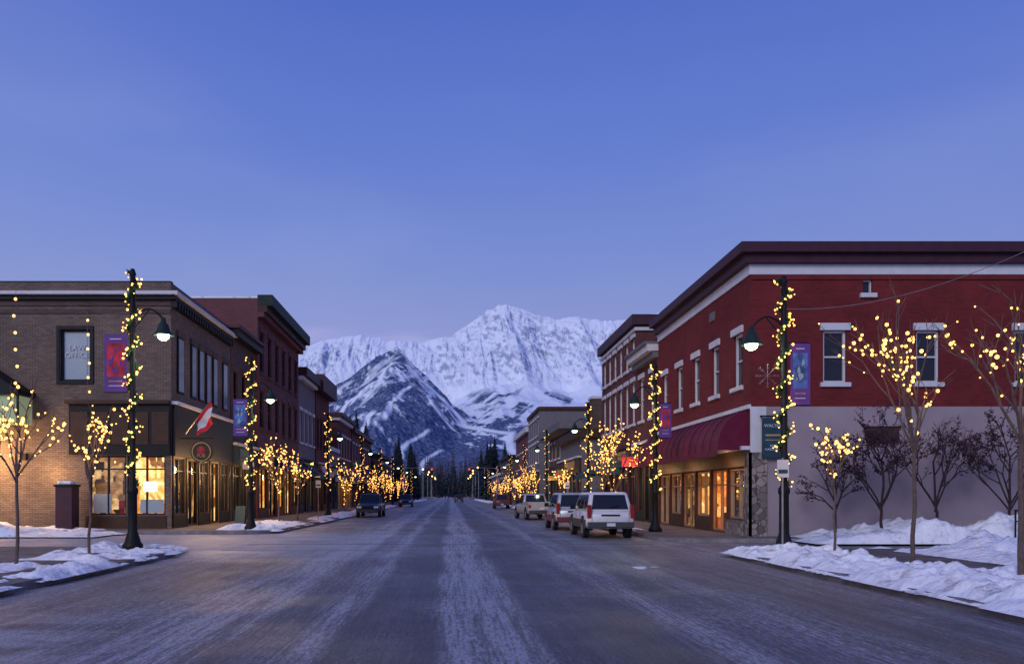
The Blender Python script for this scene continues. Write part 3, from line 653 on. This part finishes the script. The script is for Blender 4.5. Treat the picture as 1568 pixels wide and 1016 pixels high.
# ------------------------------------------------------------------ deciduous trees
def tree(name, x, y, z, h, trunk, spread, seed, nb=0, br=.035, bark='bark', levels=4, leaves=0, light=0, tr=.05, far=False, lsz=1):
    rr = random.Random(seed); T = Thing(name, (x, y, z)); segs = []
    def grow(p, d, L, r, lv):
        n = 3; q = p
        for i in range(n):
            d = (d+Vector((rr.gauss(0, .09), rr.gauss(0, .09), .07))).normalized(); e = q+d*L/n
            T.tube('limbs', bark, q, e, r*(1-.25*i/n), r*(1-.25*(i+1)/n), 5 if r > .012 else 3, False); segs.append((q.copy(), e.copy(), lv)); q = e
            if lv > 0 and i > 0:
                for k in range(1 if i == 1 else 2):
                    a = rr.uniform(0, 2*math.pi); o = d.orthogonal().normalized(); o = Matrix.Rotation(a, 3, d) @ o
                    nd = (d+o*rr.uniform(.35, .8)*spread).normalized()
                    grow(q, nd, L*rr.uniform(.55, .8), r*.6, lv-1)
    p = Vector((x, y, z)); q = p
    for i in range(4):
        e = p+Vector((rr.gauss(0, .02), rr.gauss(0, .02), trunk*(i+1)/4)); T.tube('trunk', bark, q, e, tr*(1-.08*i), tr*(1-.08*(i+1)), 8, False); q = e
    nl = 5
    for k in range(nl):
        a = 2*math.pi*k/nl+rr.uniform(-.4, .4); s_ = spread*rr.uniform(.35, .75)
        grow(q-Vector((0, 0, rr.uniform(0, .3))), Vector((math.cos(a)*s_, math.sin(a)*s_, 1)).normalized(), (h-trunk)*.40*rr.uniform(.8, 1.1), tr*.55, levels-2)
    grow(q, Vector((0, 0, 1)), (h-trunk)*.45, tr*.7, levels-2)
    for i in range(nb):
        a, b, lv = rr.choice(segs); c = a.lerp(b, rr.random())
        T.bulb('string_lights', 'bulb', (c.x+rr.gauss(0, .02), c.y+rr.gauss(0, .02), c.z+rr.gauss(0, .02)), br*rr.choice((.55, .75, 1.0, 1.3)), far)
    fine = [s for s in segs if s[2] <= 1]
    for i in range(leaves):
        a, b, lv = rr.choice(fine); c = a.lerp(b, rr.random())+Vector((rr.gauss(0, .05), rr.gauss(0, .05), rr.gauss(0, .05)))
        d = Vector((rr.gauss(0, 1), rr.gauss(0, 1), rr.gauss(0, 1))).normalized()*.06*lsz; e = d.orthogonal().normalized()*.04*lsz
        T.add('leaves', 'leafred', [tuple(c-d), tuple(c+e), tuple(c+d), tuple(c-e)], [(0, 1, 2, 3)])
    if light: T.point((x, y-.1, z+trunk+(h-trunk)*.45), WARM, light, .35)
    T.finish()
tree('lighted_tree', 9.8, 17.3, .15, 5.6, 2.5, .7, 5, nb=120, br=.032, light=12, levels=5)
tree('lighted_tree', 9.4, 20.0, .15, 3.5, 1.9, .9, 6, nb=75, br=.032, light=10, tr=.035)
tree('lighted_tree', 8.95, 12.8, .15, 4.8, 2.5, .85, 7, nb=110, br=.026, light=10, levels=5)
tree('lighted_tree', -9.05, 17.0, .15, 4.0, 2.0, 1.1, 8, nb=110, br=.030, light=12, tr=.04)
tree('lighted_tree', -8.85, 20.0, .15, 4.1, 1.9, .8, 9, nb=75, br=.030, light=10, tr=.04)
tree('lighted_tree', -8.5, 40.5, .15, 4.6, 1.6, .75, 10, nb=170, br=.032, light=30)
tree('lighted_tree', -8.7, 46.5, .15, 4.2, 1.6, .6, 12, nb=100, br=.034, light=25)
tree('lighted_tree', 8.0, 40.0, .15, 5.6, 1.6, .75, 11, nb=210, br=.032, light=30)
tree('lighted_tree', 8.4, 45.0, .15, 5.2, 1.6, .6, 13, nb=120, br=.034, light=25)
for i, (x, y) in enumerate([(-8.7, 67), (-8.6, 74), (-8.6, 88), (-8.6, 95), (-8.6, 108), (-8.6, 117), (-8.6, 134), (-8.6, 154), (8.6, 62), (8.6, 85), (8.6, 91), (8.6, 102), (8.6, 110), (8.6, 124), (8.6, 138), (8.6, 162)]):
    tree('lighted_tree', x, y, .15, 6.0+.9*math.sin(i*2.1), 1.0, .42, 40+i, nb=105, br=.042 if y < 100 else .05, levels=3, light=30 if i % 3 == 0 else 0, far=True)
for i, (x, y, h) in enumerate([(14.4, 27.3, 4.4), (16.5, 27.8, 4.4), (18.9, 27.6, 4.7), (13.3, 28.2, 3.2)]):
    tree('ornamental_crabapple_tree', x, y, .15, h, 1.2, 1.2, 70+i, bark='barkred', leaves=2200 if i in (0, 2) else 450, tr=.06, levels=5, lsz=.9)
for x, y, z0, z1 in ((-9.05, 17.0, 3.8, 5.9), (-8.9, 20.0, 4.0, 6.1)):
    T = Thing('hanging_light_string', (x, y, z1)); T.tube('cord', 'wire', (x, y, z0), (x, y, z1), .006, n=3)
    for i in range(6): T.bulb('bulbs', 'bulb', (x+R.gauss(0, .05), y, z0+(z1-z0)*(i+.5)/6), .033)
    T.finish()
def wire(a, b, sag, r=.009, name='overhead_wire'):
    a = Vector(a); b = Vector(b); T = Thing(name, a); n = 24; pr = a
    for i in range(1, n+1):
        t = i/n; p = a.lerp(b, t)-Vector((0, 0, sag*4*t*(1-t))); T.tube('wire', 'wire', pr, p, r, n=3, cap=False); pr = p
    T.finish()
wire((8.7, 21.3, 6.5), (11.9, 15.5, 6.75), .45); wire((11.9, 15.5, 6.75), (16, 10, 6.6), .4)
wire((-8.8, 22.6, 6.7), (-16, 20, 6.6), .3); wire((-8.8, 22.6, 6.7), (-12.5, 37, 9), .3)
for x, s_ in ((-8, 1), (8, -1)):
    T = Thing('traffic_signal', (x, 140, 0)); T.tube('mast', 'metal', (x, 140, 0), (x, 140, 6.5), .1, .08); T.tube('mast', 'metal', (x, 140, 6.2), (x+s_*5, 140, 6.4), .06, .05)
    T.box('housing', 'black', W, x+s_*4.8-.2, x+s_*4.8+.2, 139.7, 140.05, 5.3, 6.3); T.bulb('red_lens', 'redlight', (x+s_*4.8, 139.65, 6.05), .14); T.finish()
for i in range(12):
    x = (-1)**i*(8.5+R.random()*2); y = 225+i*15
    T = Thing('highway_light', (x, y, 0)); T.tube('pole', 'metal', (x, y, 0), (x, y, 9), .1, .07); T.tube('pole', 'metal', (x, y, 9), (x*.8, y, 9.3), .05); T.bulb('lamp_head', 'sodium', (x*.8, y, 9.2), .26); T.finish()

# ------------------------------------------------------------------ conifers
def conifer(T, x, y, z, h, r, rr, n=None):
    T.tube('trunk', 'bark', (x, y, z), (x, y, z+h*.95), h*.016, .01, 5, False)
    n = n or int(h*9)
    for i in range(n):
        t = i/n; zz = z+h*(.08+.9*t); L = r*(1-t)**.85*rr.uniform(.65, 1.15)+.12
        for k in range(5):
            a = rr.uniform(0, 2*math.pi); dx, dy = math.cos(a), math.sin(a); w = L*.28
            T.add('branches', 'pine', [(x, y, zz+.25*L), (x+dx*L*.55-dy*w, y+dy*L*.55+dx*w, zz-.1*L), (x+dx*L, y+dy*L, zz-.32*L), (x+dx*L*.55+dy*w, y+dy*L*.55-dx*w, zz-.1*L)], [(0, 1, 2, 3)])
rr = random.Random(5)
for (x, y, h) in [(-13.2, 128, 13.6), (-15.0, 130, 15.5), (-17.6, 129, 14.5), (-14, 134, 13.5), (-16.4, 134, 15), (-19.8, 133, 12), (-11.3, 169, 13), (-10.8, 217, 16), (-9.9, 222, 14), (-14, 220, 18), (10.2, 226, 17), (12.5, 231, 19), (15, 225, 17), (19, 225, 16), (10.5, 245, 14), (-12, 250, 18), (-16, 255, 19), (9.8, 262, 17), (13, 265, 20)]:
    T = Thing('pine_tree', (x, y, 0)); conifer(T, x, y, 0, h, h*.17, rr); T.finish()
T = Thing('distant_forest', (0, 500, 0))
for i in range(1000):
    y = rr.uniform(465, 900); x = rr.uniform(-y*.2, y*.2)
    conifer(T, x, y, -.1, rr.uniform(16, 30)*(.8+y/1500), rr.uniform(2.6, 4.4), rr, 18)
T.finish()

# ------------------------------------------------------------------ vehicles
def ring(w0, w1, z0, z1, y, F, rb=.1):
    h = z1-z0; pts = [(-w0+rb, z0), (w0-rb, z0), (w0, z0+rb), (w0*1.01, z0+h*.5), (w1, z1-rb*.7), (w1-rb, z1), (-w1+rb, z1), (-w1, z1-rb*.7), (-w0*1.01, z0+h*.5), (-w0, z0+rb)]
    return [F(x, y, z) for x, z in pts]
def loft(T, part, mat, rings):
    n = len(rings[0]); vs = [v for r in rings for v in r]; fs = []
    for j in range(len(rings)-1):
        for i in range(n): fs.append((j*n+i, j*n+(i+1) % n, (j+1)*n+(i+1) % n, (j+1)*n+i))
    fs += [tuple(range(n)), tuple(range((len(rings)-1)*n, len(rings)*n))]
    T.add(part, mat, vs, fs)
def vehicle(name, kind, x, y, face, paint, low=None, yaw=0):
    L = {'suv': 4.7, 'pickup': 5.4}[kind]
    cy = y+L/2
    ca, sa = math.cos(math.radians(yaw)+(0 if face > 0 else math.pi)), math.sin(math.radians(yaw)+(0 if face > 0 else math.pi))
    def F(a, b, z):
        b = b-L/2; return (x+a*ca-b*sa, cy+a*sa+b*ca, z)
    T = Thing(name, (x, cy, 0))
    st = [(0, .80, .48, .95), (.07, .88, .42, 1.02), (.25, .90, .38, 1.06), (L*.5, .91, .36, 1.06), (L-1.35, .91, .36, 1.05), (L-1.2, .90, .36, 1.04), (L-.5, .88, .38, .98), (L-.12, .82, .42, .9), (L, .74, .5, .78)]
    loft(T, 'body', paint, [ring(w, w*.94, zb, zt, yy, F) for yy, w, zb, zt in st])
    T.smooth.add('body')
    if kind == 'suv': g = (.10, 3.45, .38, 2.75, 1.05, 1.76)
    else: g = (2.0, 4.05, 2.25, 3.45, 1.05, 1.74)
    b0, b1, t0, t1, z0, z1 = g; wb_, wt = .86, .70
    B = [(-wb_, b0, z0-.03), (wb_, b0, z0-.03), (wb_, b1, z0-.03), (-wb_, b1, z0-.03), (-wt, t0, z1), (wt, t0, z1), (wt, t1, z1), (-wt, t1, z1)]
    T.add('cabin', paint, [F(*v) for v in B], [(0, 1, 2, 3), (4, 5, 6, 7), (0, 1, 5, 4), (1, 2, 6, 5), (2, 3, 7, 6), (3, 0, 4, 7)])
    T.bev['cabin'] = .09; T.smooth.add('cabin')
    def panel(i0, i1, i2, i3, s0, s1, v0, v1, off=.012, part='windows', mat='glass'):
        P = [Vector(B[i]) for i in (i0, i1, i2, i3)]
        nrm = (P[1]-P[0]).cross(P[3]-P[0]).normalized(); c = sum(P, Vector())/4; ctr = Vector((0, (b0+b1)/2, 1.4))
        if nrm.dot(c-ctr) < 0: nrm = -nrm
        def q(s, v): a = P[0].lerp(P[1], s); b = P[3].lerp(P[2], s); return a.lerp(b, v)+nrm*off
        T.quad(part, mat, [F(*q(s0, v0)), F(*q(s1, v0)), F(*q(s1, v1)), F(*q(s0, v1))])
    panel(0, 1, 5, 4, .09, .91, .12, .86)
    panel(3, 2, 6, 7, .06, .94, .08, .9)
    for (i0, i1, i2, i3) in ((1, 2, 6, 5), (0, 3, 7, 4)):
        if kind == 'suv':
            for s0, s1 in ((.06, .29), (.32, .58), (.61, .90)): panel(i0, i1, i2, i3, s0, s1, .12, .86)
        else:
            for s0, s1 in ((.08, .40), (.45, .88)): panel(i0, i1, i2, i3, s0, s1, .12, .86)
    for wy in (.92, L-1.0):
        for sx in (-1, 1):
            T.tube('wheel_arches', 'tire', F(sx*.87, wy, .42), F(sx*.918, wy, .42), .45, n=20)
            T.tube('tires', 'tire', F(sx*.70, wy, .36), F(sx*.93, wy, .36), .36, n=22)
            T.tube('rims', 'rim', F(sx*.93, wy, .36), F(sx*.94, wy, .36), .22, .19, n=14)
    T.box('bumpers', low or 'trimgrey', F, -.86, .86, -.10, .1, .42, .64); T.box('bumpers', low or 'trimgrey', F, -.8, .8, L-.1, L+.08, .36, .58)
    T.bev['bumpers'] = .04
    if low:
        for sx in (-1, 1): T.box('side_cladding', low, F, sx*.915-.012, sx*.915+.012, .2, L-.3, .40, .72)
    for sx in (-1, 1):
        T.box('tail_lights', 'tail', F, sx*.80-.06, sx*.80+.08, -.02, .12, .78, 1.28 if kind == 'suv' else 1.0)
        T.box('head_lights', 'head', F, sx*.62-.16, sx*.62+.16, L-.12, L+.02, .68, .84)
        T.box('mirrors', 'black', F, sx*1.0-.1, sx*1.0+.1, b1-.75, b1-.6, 1.08, 1.26)
    T.box('grille', 'black', F, -.42, .42, L-.02, L+.015, .62, .82)
    T.box('licence_plate', 'white', F, -.16, .16, -.125, -.101, .68 if kind == 'pickup' else .48, .84 if kind == 'pickup' else .6)
    if kind == 'suv':
        for sx in (-1, 1): T.tube('roof_rails', 'black', F(sx*.58, .5, 1.81), F(sx*.58, 2.6, 1.81), .02)
        T.box('tailgate_handle', 'black', F, -.35, .35, -.02, .03, .86, .92)
        T.box('tailgate_seams', 'black', F, -.70, -.69, -.012, .02, .66, 1.0); T.box('tailgate_seams', 'black', F, .69, .70, -.012, .02, .66, 1.0)
        T.tube('rear_wiper', 'black', F(0, .08, 1.18), F(.35, .14, 1.25), .012)
        for sx in (-1, 1):
            T.box('door_seams', 'black', F, sx*.913-.004, sx*.913+.004, 1.5, 1.515, .45, 1.03); T.box('door_seams', 'black', F, sx*.913-.004, sx*.913+.004, 2.5, 2.515, .45, 1.03)
    else:
        T.box('bed_liner', 'black', F, -.74, .74, .12, 1.95, 1.055, 1.07)
        for sx in (-1, 1): T.box('bed_rails', paint, F, sx*.82-.06, sx*.82+.06, .05, 2.0, 1.0, 1.2)
        T.box('tailgate', paint, F, -.80, .80, -.015, .06, .66, 1.2)
    T.finish()
vehicle('parked_suv', 'suv', 6.0, 30.6, 1, 'carwhite', 'trimgrey', yaw=0)
vehicle('parked_suv', 'suv', 5.75, 37.6, 1, 'carsilver', 'carmaroon')
vehicle('pickup_truck', 'pickup', 5.7, 53.5, 1, 'carsilver', yaw=6)
vehicle('pickup_truck', 'pickup', -6.1, 60, -1, 'carblue')
vehicle('parked_suv', 'suv', 6.2, 98, 1, 'carmaroon'); vehicle('parked_suv', 'suv', -6.2, 112, -1, 'carblue'); vehicle('parked_suv', 'suv', 1.8, 175, 1, 'carblue')

T = Thing('utility_cabinet', (-16.4, 35.2, .2)); T.box('cabinet', 'maroon', W, -16.9, -16.2, 34.9, 35.6, .15, 2.0); T.box('cap', 'black', W, -16.95, -16.15, 34.85, 35.65, 2.001, 2.1); T.box('snow_cap', 'snow', W, -16.85, -16.25, 34.95, 35.55, 2.101, 2.25); T.bev['snow_cap'] = .06; T.finish()
T = Thing('bicycle_rack', (18.6, 26.3, .1))
for x in (18.2, 19.0): T.tube('leg', 'black', (x, 26.3, .1), (x, 26.3, 1.15), .03)
T.tube('bar', 'black', (18.17, 26.3, 1.15), (19.03, 26.3, 1.15), .03); T.tube('bar', 'black', (18.17, 26.3, .8), (19.03, 26.3, .8), .02); T.finish()
def parksign(x, y):
    T = Thing('parking_sign', (x, y, .1)); T.tube('post', 'metal', (x, y, .1), (x, y, 2.6), .025); T.box('plate', 'white', W, x-.15, x+.15, y-.03, y-.026, 2.1, 2.55); T.box('band', 'tealawn', W, x-.12, x+.12, y-.036, y-.031, 2.2, 2.3); T.finish()
parksign(-8.1, 50); parksign(8.0, 56); parksign(8.5, 20.9)
T = Thing('sandwich_board', (-10.5, 41, .15)); T.add('panels', 'teal', [(-10.8, 40.8, .15), (-10.3, 40.8, .15), (-10.3, 41.0, 1.1), (-10.8, 41.0, 1.1), (-10.8, 41.2, .15), (-10.3, 41.2, .15)], [(0, 1, 2, 3), (3, 2, 5, 4)]); T.finish()
def snowflake(x, y, z, r):
    T = Thing('snowflake_decoration', (x, y, z))
    for k in range(8):
        a = math.pi*k/4; T.tube('spokes', 'metal', (x, y, z), (x+r*math.cos(a), y, z+r*math.sin(a)), .006, n=3)
        for m in (.5, .75):
            for dd in (.5, -.5):
                p = (x+r*m*math.cos(a), y, z+r*m*math.sin(a)); T.tube('spokes', 'metal', p, (p[0]+r*.22*math.cos(a+dd), y, p[2]+r*.22*math.sin(a+dd)), .005, n=3)
    T.finish()
snowflake(8.25, 21.25, 4.75, .32)

# ------------------------------------------------------------------ mountain
def lat(ix, iy, sd):
    h = (ix.astype(np.int64)*374761393+iy.astype(np.int64)*668265263+sd*982451653) & 0x7fffffff
    h = (h ^ (h >> 13))*1274126177 & 0x7fffffff
    h = h ^ (h >> 16)
    return (h & 0xffff)/65535.0
def vn(x, y, sd):
    ix = np.floor(x); iy = np.floor(y); fx = x-ix; fy = y-iy; fx = fx*fx*(3-2*fx); fy = fy*fy*(3-2*fy)
    a = lat(ix, iy, sd); b = lat(ix+1, iy, sd); c = lat(ix, iy+1, sd); d = lat(ix+1, iy+1, sd)
    return (a*(1-fx)+b*fx)*(1-fy)+(c*(1-fx)+d*fx)*fy
def fbm(x, y, sd, o=5, g=.5):
    s_ = 0; a = 1; t = 0
    for i in range(o): s_ = s_+a*vn(x*2**i, y*2**i, sd+i*7); t += a; a *= g
    return s_/t
def rid(x, y, sd, o=5, g=.5):
    s_ = 0; a = 1; t = 0
    for i in range(o): s_ = s_+a*(1-np.abs(2*vn(x*2**i, y*2**i, sd+i*7)-1)); t += a; a *= g
    return s_/t
nx, ny = 1000, 560
xs_ = np.concatenate([np.linspace(-4200, -1800, 120, endpoint=False), np.linspace(-1800, 2300, 760, endpoint=False), np.linspace(2300, 4600, 120)])
X, Y = np.meshgrid(xs_, np.linspace(2300, 7500, ny))
px = [-3600, -2400, -1700, -1344, -1064, -784, -504, -224, 0, 168, 308, 448, 616, 784, 896, 1064, 1288, 1512, 1792, 2100, 2600, 4200]
pz = [700, 1000, 1150, 1270, 1350, 1390, 1345, 1330, 1375, 1490, 1600, 1655, 1610, 1560, 1535, 1548, 1512, 1530, 1580, 1480, 1300, 900]
rz = np.interp(X, px, pz)+34*(rid(X/90, X*0, 3, 4)-.5)
Ye = Y+320*(rid(X/430+Y/3000, Y/1500, 11, 3, .45)-.6)*np.clip((7000-Y)/400, 0, 1)
g = np.interp(Ye, [2300, 3000, 3500, 4500, 5500, 6200, 6550, 7000, 7500], [0, .03, .08, .24, .40, .53, .71, 1.0, .75])
Z = rz*g
face = np.clip((Z-700)/350, 0, 1)*np.clip((7000-Y)/200, 0, 1)
wx = X+120*(fbm(X/400, Y/400, 71, 3)-.5)
Z = Z+face*(165*(rid(wx/225+Y/1500, Y/950, 21, 4, .5)-.55)+46*(rid(wx/62, Y/210, 27, 4, .55)-.5))
Z = Z+np.clip((7000-Y)/600, 0, 1)*np.clip(Z/250, 0, 1)*(1-face)*90*(fbm(X/420, Y/420, 5, 4)-.5)
# forested spur standing in front of the main face and joined to it by a shoulder
dx = X+335+70*(fbm(X/180, Y/180, 91, 4)-.5); dy = Y-5150
adx = np.abs(dx)
drop = np.where(dx > 0, .62*adx+.0007*dx*dx, .52*adx+.00025*dx*dx)+np.where(dy < 0, .33*(-dy)+.00007*dy*dy, .35*dy)
hill = 925-drop+150*(rid(wx/300+Y/1500, Y/480, 33, 5, .5)-.62)
hill2 = 600-.42*np.abs(X-1650)-.35*np.abs(Y-4700)+120*(rid(X/260, Y/300, 35, 5)-.6)
hill3 = 700-.36*np.abs(X+1250)-.35*np.abs(Y-5000)+140*(rid(X/260, Y/300, 37, 5)-.6)
k_ = 34.
onhill = np.clip((hill-Z+25)/50, 0, 1)
Zb = Z
Z = k_*np.logaddexp(np.logaddexp(Z/k_, hill/k_), np.logaddexp(hill2/k_, hill3/k_))
n1 = fbm(X/260+Z/260, Y/300, 51, 6, .6); n2 = fbm(X/38+Z/50, Y/80, 57, 5, .7)
forest = np.clip((440+900*(n1-.5)+500*(n2-.5)-Z)/50, 0, 1)
dg = fbm((X-Z*1.1)/70, (Z+X*.3)/240, 81, 5, .6)
gl = np.clip((dg-.52)*14, 0, 1)*np.clip((830-Z)/100, 0, 1)*np.clip((n1-.36)*7, 0, 1)
forest = np.maximum(forest, gl)
hf = np.clip((n2-.34)*9, 0, 1)*np.clip((dg-.28)*9, .30, 1)
oh3 = np.clip((np.maximum(hill3, hill2)-Zb+15)/40, 0, 1)
runs = np.zeros_like(Z)
for (a, za, b, zb, w) in [(-330, 830, -440, 620, 17), (-260, 830, 70, 450, 18), (-400, 700, -560, 520, 10), (-230, 640, -330, 380, 12), (-130, 660, -60, 460, 8), (-360, 430, -470, 250, 15), (-130, 350, -240, 170, 12), (60, 440, 300, 340, 34), (330, 360, 290, 110, 22), (-500, 600, -640, 440, 13), (-700, 520, -560, 320, 10), (560, 340, 420, 160, 16), (-60, 240, -160, 90, 12), (-560, 660, -760, 520, 14), (-640, 350, -420, 200, 9), (0, 620, -20, 480, 6), (-900, 560, -760, 380, 12), (900, 420, 760, 260, 12)]:
    t = np.clip((Z-za)/(zb-za), 0, 1); c = a+(b-a)*t+70*(n1-.5)+18*np.sin(t*5+a)
    inside = np.clip((za+10-Z)/20, 0, 1)*np.clip((Z-zb+10)/20, 0, 1)
    runs = np.maximum(runs, inside*np.clip(1.5-np.abs(X-c)/w, 0, 1))
forest = np.maximum(forest, np.maximum(onhill, oh3*.9)*hf)*(1-runs)
sl = np.hypot(np.gradient(Z, xs_, axis=1), np.gradient(Z, axis=0)/(5200/ny))
rock = np.clip((sl-.85)*1.5, 0, 1)*np.clip((Z-800)/150, 0, 1)*np.clip((fbm(X/34+Z/50, Z/30, 61, 5, .7)-.45)*9, 0, 1)
rock = rock*.8
me = bpy.data.meshes.new('mountain')
co = np.stack([X, Y, Z-20], -1).reshape(-1, 3).astype(np.float32)
idx = np.arange(nx*ny).reshape(ny, nx)
q = np.stack([idx[:-1, :-1], idx[:-1, 1:], idx[1:, 1:], idx[1:, :-1]], -1).reshape(-1, 4)
me.vertices.add(len(co)); me.vertices.foreach_set('co', co.ravel())
me.loops.add(q.size); me.loops.foreach_set('vertex_index', q.ravel().astype(np.int32))
me.polygons.add(len(q)); me.polygons.foreach_set('loop_start', np.arange(0, q.size, 4, dtype=np.int32)); me.polygons.foreach_set('loop_total', np.full(len(q), 4, dtype=np.int32))
me.update(calc_edges=True)
for nm, arr in (('forest', forest), ('rock', rock)):
    at = me.attributes.new(nm, 'FLOAT', 'POINT'); at.data.foreach_set('value', arr.ravel().astype(np.float32))
m, nt, b = nmat('mountain_cover')
ga = nt.nodes.new('ShaderNodeNewGeometry')
af = nt.nodes.new('ShaderNodeAttribute'); af.attribute_name = 'forest'; ar = nt.nodes.new('ShaderNodeAttribute'); ar.attribute_name = 'rock'
nn = nt.nodes.new('ShaderNodeTexNoise'); nn.inputs['Scale'].default_value = .05; nn.inputs['Detail'].default_value = 6; nn.inputs['Roughness'].default_value = .75; nt.links.new(ga.outputs['Position'], nn.inputs['Vector'])
fc = mix(nt, maprange(nt, nn.outputs['Fac'], .38, .66), (.035, .055, .13), (.20, .25, .40))  # blue of distance haze put into the forest colour; paler tone is frost
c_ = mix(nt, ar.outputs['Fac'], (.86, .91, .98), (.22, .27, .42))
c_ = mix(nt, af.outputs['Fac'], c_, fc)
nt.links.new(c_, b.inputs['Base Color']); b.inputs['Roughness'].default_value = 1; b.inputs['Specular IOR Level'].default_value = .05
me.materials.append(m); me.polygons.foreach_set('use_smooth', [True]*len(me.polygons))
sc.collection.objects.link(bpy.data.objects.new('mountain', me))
vs = []; fs = []
for j in range(9):
    for i in range(41):
        u = i/40; x = -3200+3300*u; v = j/8
        vs.append((x, 7650+200*math.sin(u*9)-160*math.sin(v*math.pi), 1150+v*(440)))
for j in range(8):
    for i in range(40): a = j*41+i; fs.append((a, a+1, a+42, a+41))
me = bpy.data.meshes.new('low_cloud'); me.from_pydata(vs, [], fs); me.polygons.foreach_set('use_smooth', [True]*len(me.polygons))
m, nt, b = nmat('cloud_vapour')
ga = nt.nodes.new('ShaderNodeNewGeometry'); sp = nt.nodes.new('ShaderNodeSeparateXYZ'); nt.links.new(ga.outputs['Position'], sp.inputs[0])
mp = nt.nodes.new('ShaderNodeMapping'); mp.inputs['Scale'].default_value = (.0016, .0016, .006); nt.links.new(ga.outputs['Position'], mp.inputs[0])
nn = nt.nodes.new('ShaderNodeTexNoise'); nn.inputs['Scale'].default_value = 1; nn.inputs['Detail'].default_value = 6; nt.links.new(mp.outputs[0], nn.inputs['Vector'])
zz = math_(nt, 'ADD', sp.outputs['Z'], math_(nt, 'MULTIPLY', nn.outputs['Fac'], -330), False)
al = math_(nt, 'MULTIPLY', maprange(nt, zz, 1440, 1260), maprange(nt, sp.outputs['X'], 100, -350))
al = math_(nt, 'MULTIPLY', al, maprange(nt, sp.outputs['X'], -3100, -1900)); al = math_(nt, 'MULTIPLY', al, .75)
b.inputs['Base Color'].default_value = (.8, .8, .86, 1); b.inputs['Roughness'].default_value = 1; b.inputs['Specular IOR Level'].default_value = 0
nt.links.new(al, b.inputs['Alpha']); me.materials.append(m)
sc.collection.objects.link(bpy.data.objects.new('low_cloud', me))

# ------------------------------------------------------------------ sky
w = bpy.data.worlds.new('World'); sc.world = w; w.use_nodes = True; nt = w.node_tree
bg = nt.nodes['Background']
sky = nt.nodes.new('ShaderNodeTexSky'); sky.sky_type = 'NISHITA'; sky.sun_disc = False; sky.sun_elevation = math.radians(-4); sky.sun_rotation = math.radians(172)
tc = nt.nodes.new('ShaderNodeTexCoord'); sp = nt.nodes.new('ShaderNodeSeparateXYZ'); nt.links.new(tc.outputs['Generated'], sp.inputs[0])
def lin(c): return tuple(((v/255+.055)/1.055)**2.4 if v > 10 else v/255/12.92 for v in c)
r = nt.nodes.new('ShaderNodeValToRGB'); cr = r.color_ramp
stops = [(0, (152, 152, 202)), (.16, (143, 151, 206)), (.24, (128, 146, 209)), (.37, (103, 129, 208)), (.53, (80, 108, 196)), (1, (52, 78, 164))]
cr.elements[0].position = 0; cr.elements[0].color = c4(lin(stops[0][1])); cr.elements[1].position = 1; cr.elements[1].color = c4(lin(stops[-1][1]))
for p, c in stops[1:-1]: e = cr.elements.new(p); e.color = c4(lin(c))
nt.links.new(sp.outputs['Z'], r.inputs['Fac'])
cl = nt.nodes.new('ShaderNodeTexNoise'); cl.inputs['Scale'].default_value = 1.6; cl.inputs['Detail'].default_value = 4
mp = nt.nodes.new('ShaderNodeMapping'); mp.inputs['Scale'].default_value = (1, 1, 3); nt.links.new(tc.outputs['Generated'], mp.inputs[0]); nt.links.new(mp.outputs[0], cl.inputs['Vector'])
left = maprange(nt, sp.outputs['X'], -.1, -.65)
col = mix(nt, math_(nt, 'MULTIPLY', math_(nt, 'ADD', maprange(nt, cl.outputs['Fac'], .5, .8), math_(nt, 'MULTIPLY', left, .8)), .12), r.outputs['Color'], (.5, .54, .80))
col = mix(nt, maprange(nt, sp.outputs['X'], .1, .7, 0, .14), col, (.09, .14, .50))
col2 = mix(nt, .06, col, sky.outputs[0], 'ADD')
nt.links.new(col2, bg.inputs['Color']); bg.inputs['Strength'].default_value = 1.0
sun = bpy.data.lights.new('twilight_glow', 'SUN'); sun.energy = 1.3; sun.angle = math.radians(25); sun.color = (.98, .92, .96)
so = bpy.data.objects.new('twilight_glow', sun); so.rotation_euler = Vector((.55, 1, -.55)).to_track_quat('-Z', 'Y').to_euler(); sc.collection.objects.link(so)

# ------------------------------------------------------------------ camera
cam = bpy.data.cameras.new('camera'); co_ = bpy.data.objects.new('camera', cam); sc.collection.objects.link(co_)
co_.location = (0, 0, 1.65); co_.rotation_euler = (math.pi/2, 0, 0)
cam.sensor_width = 36; cam.lens = 28.7; cam.shift_x = .06; cam.shift_y = .159; cam.clip_end = 30000; cam.clip_start = .1
sc.camera = co_
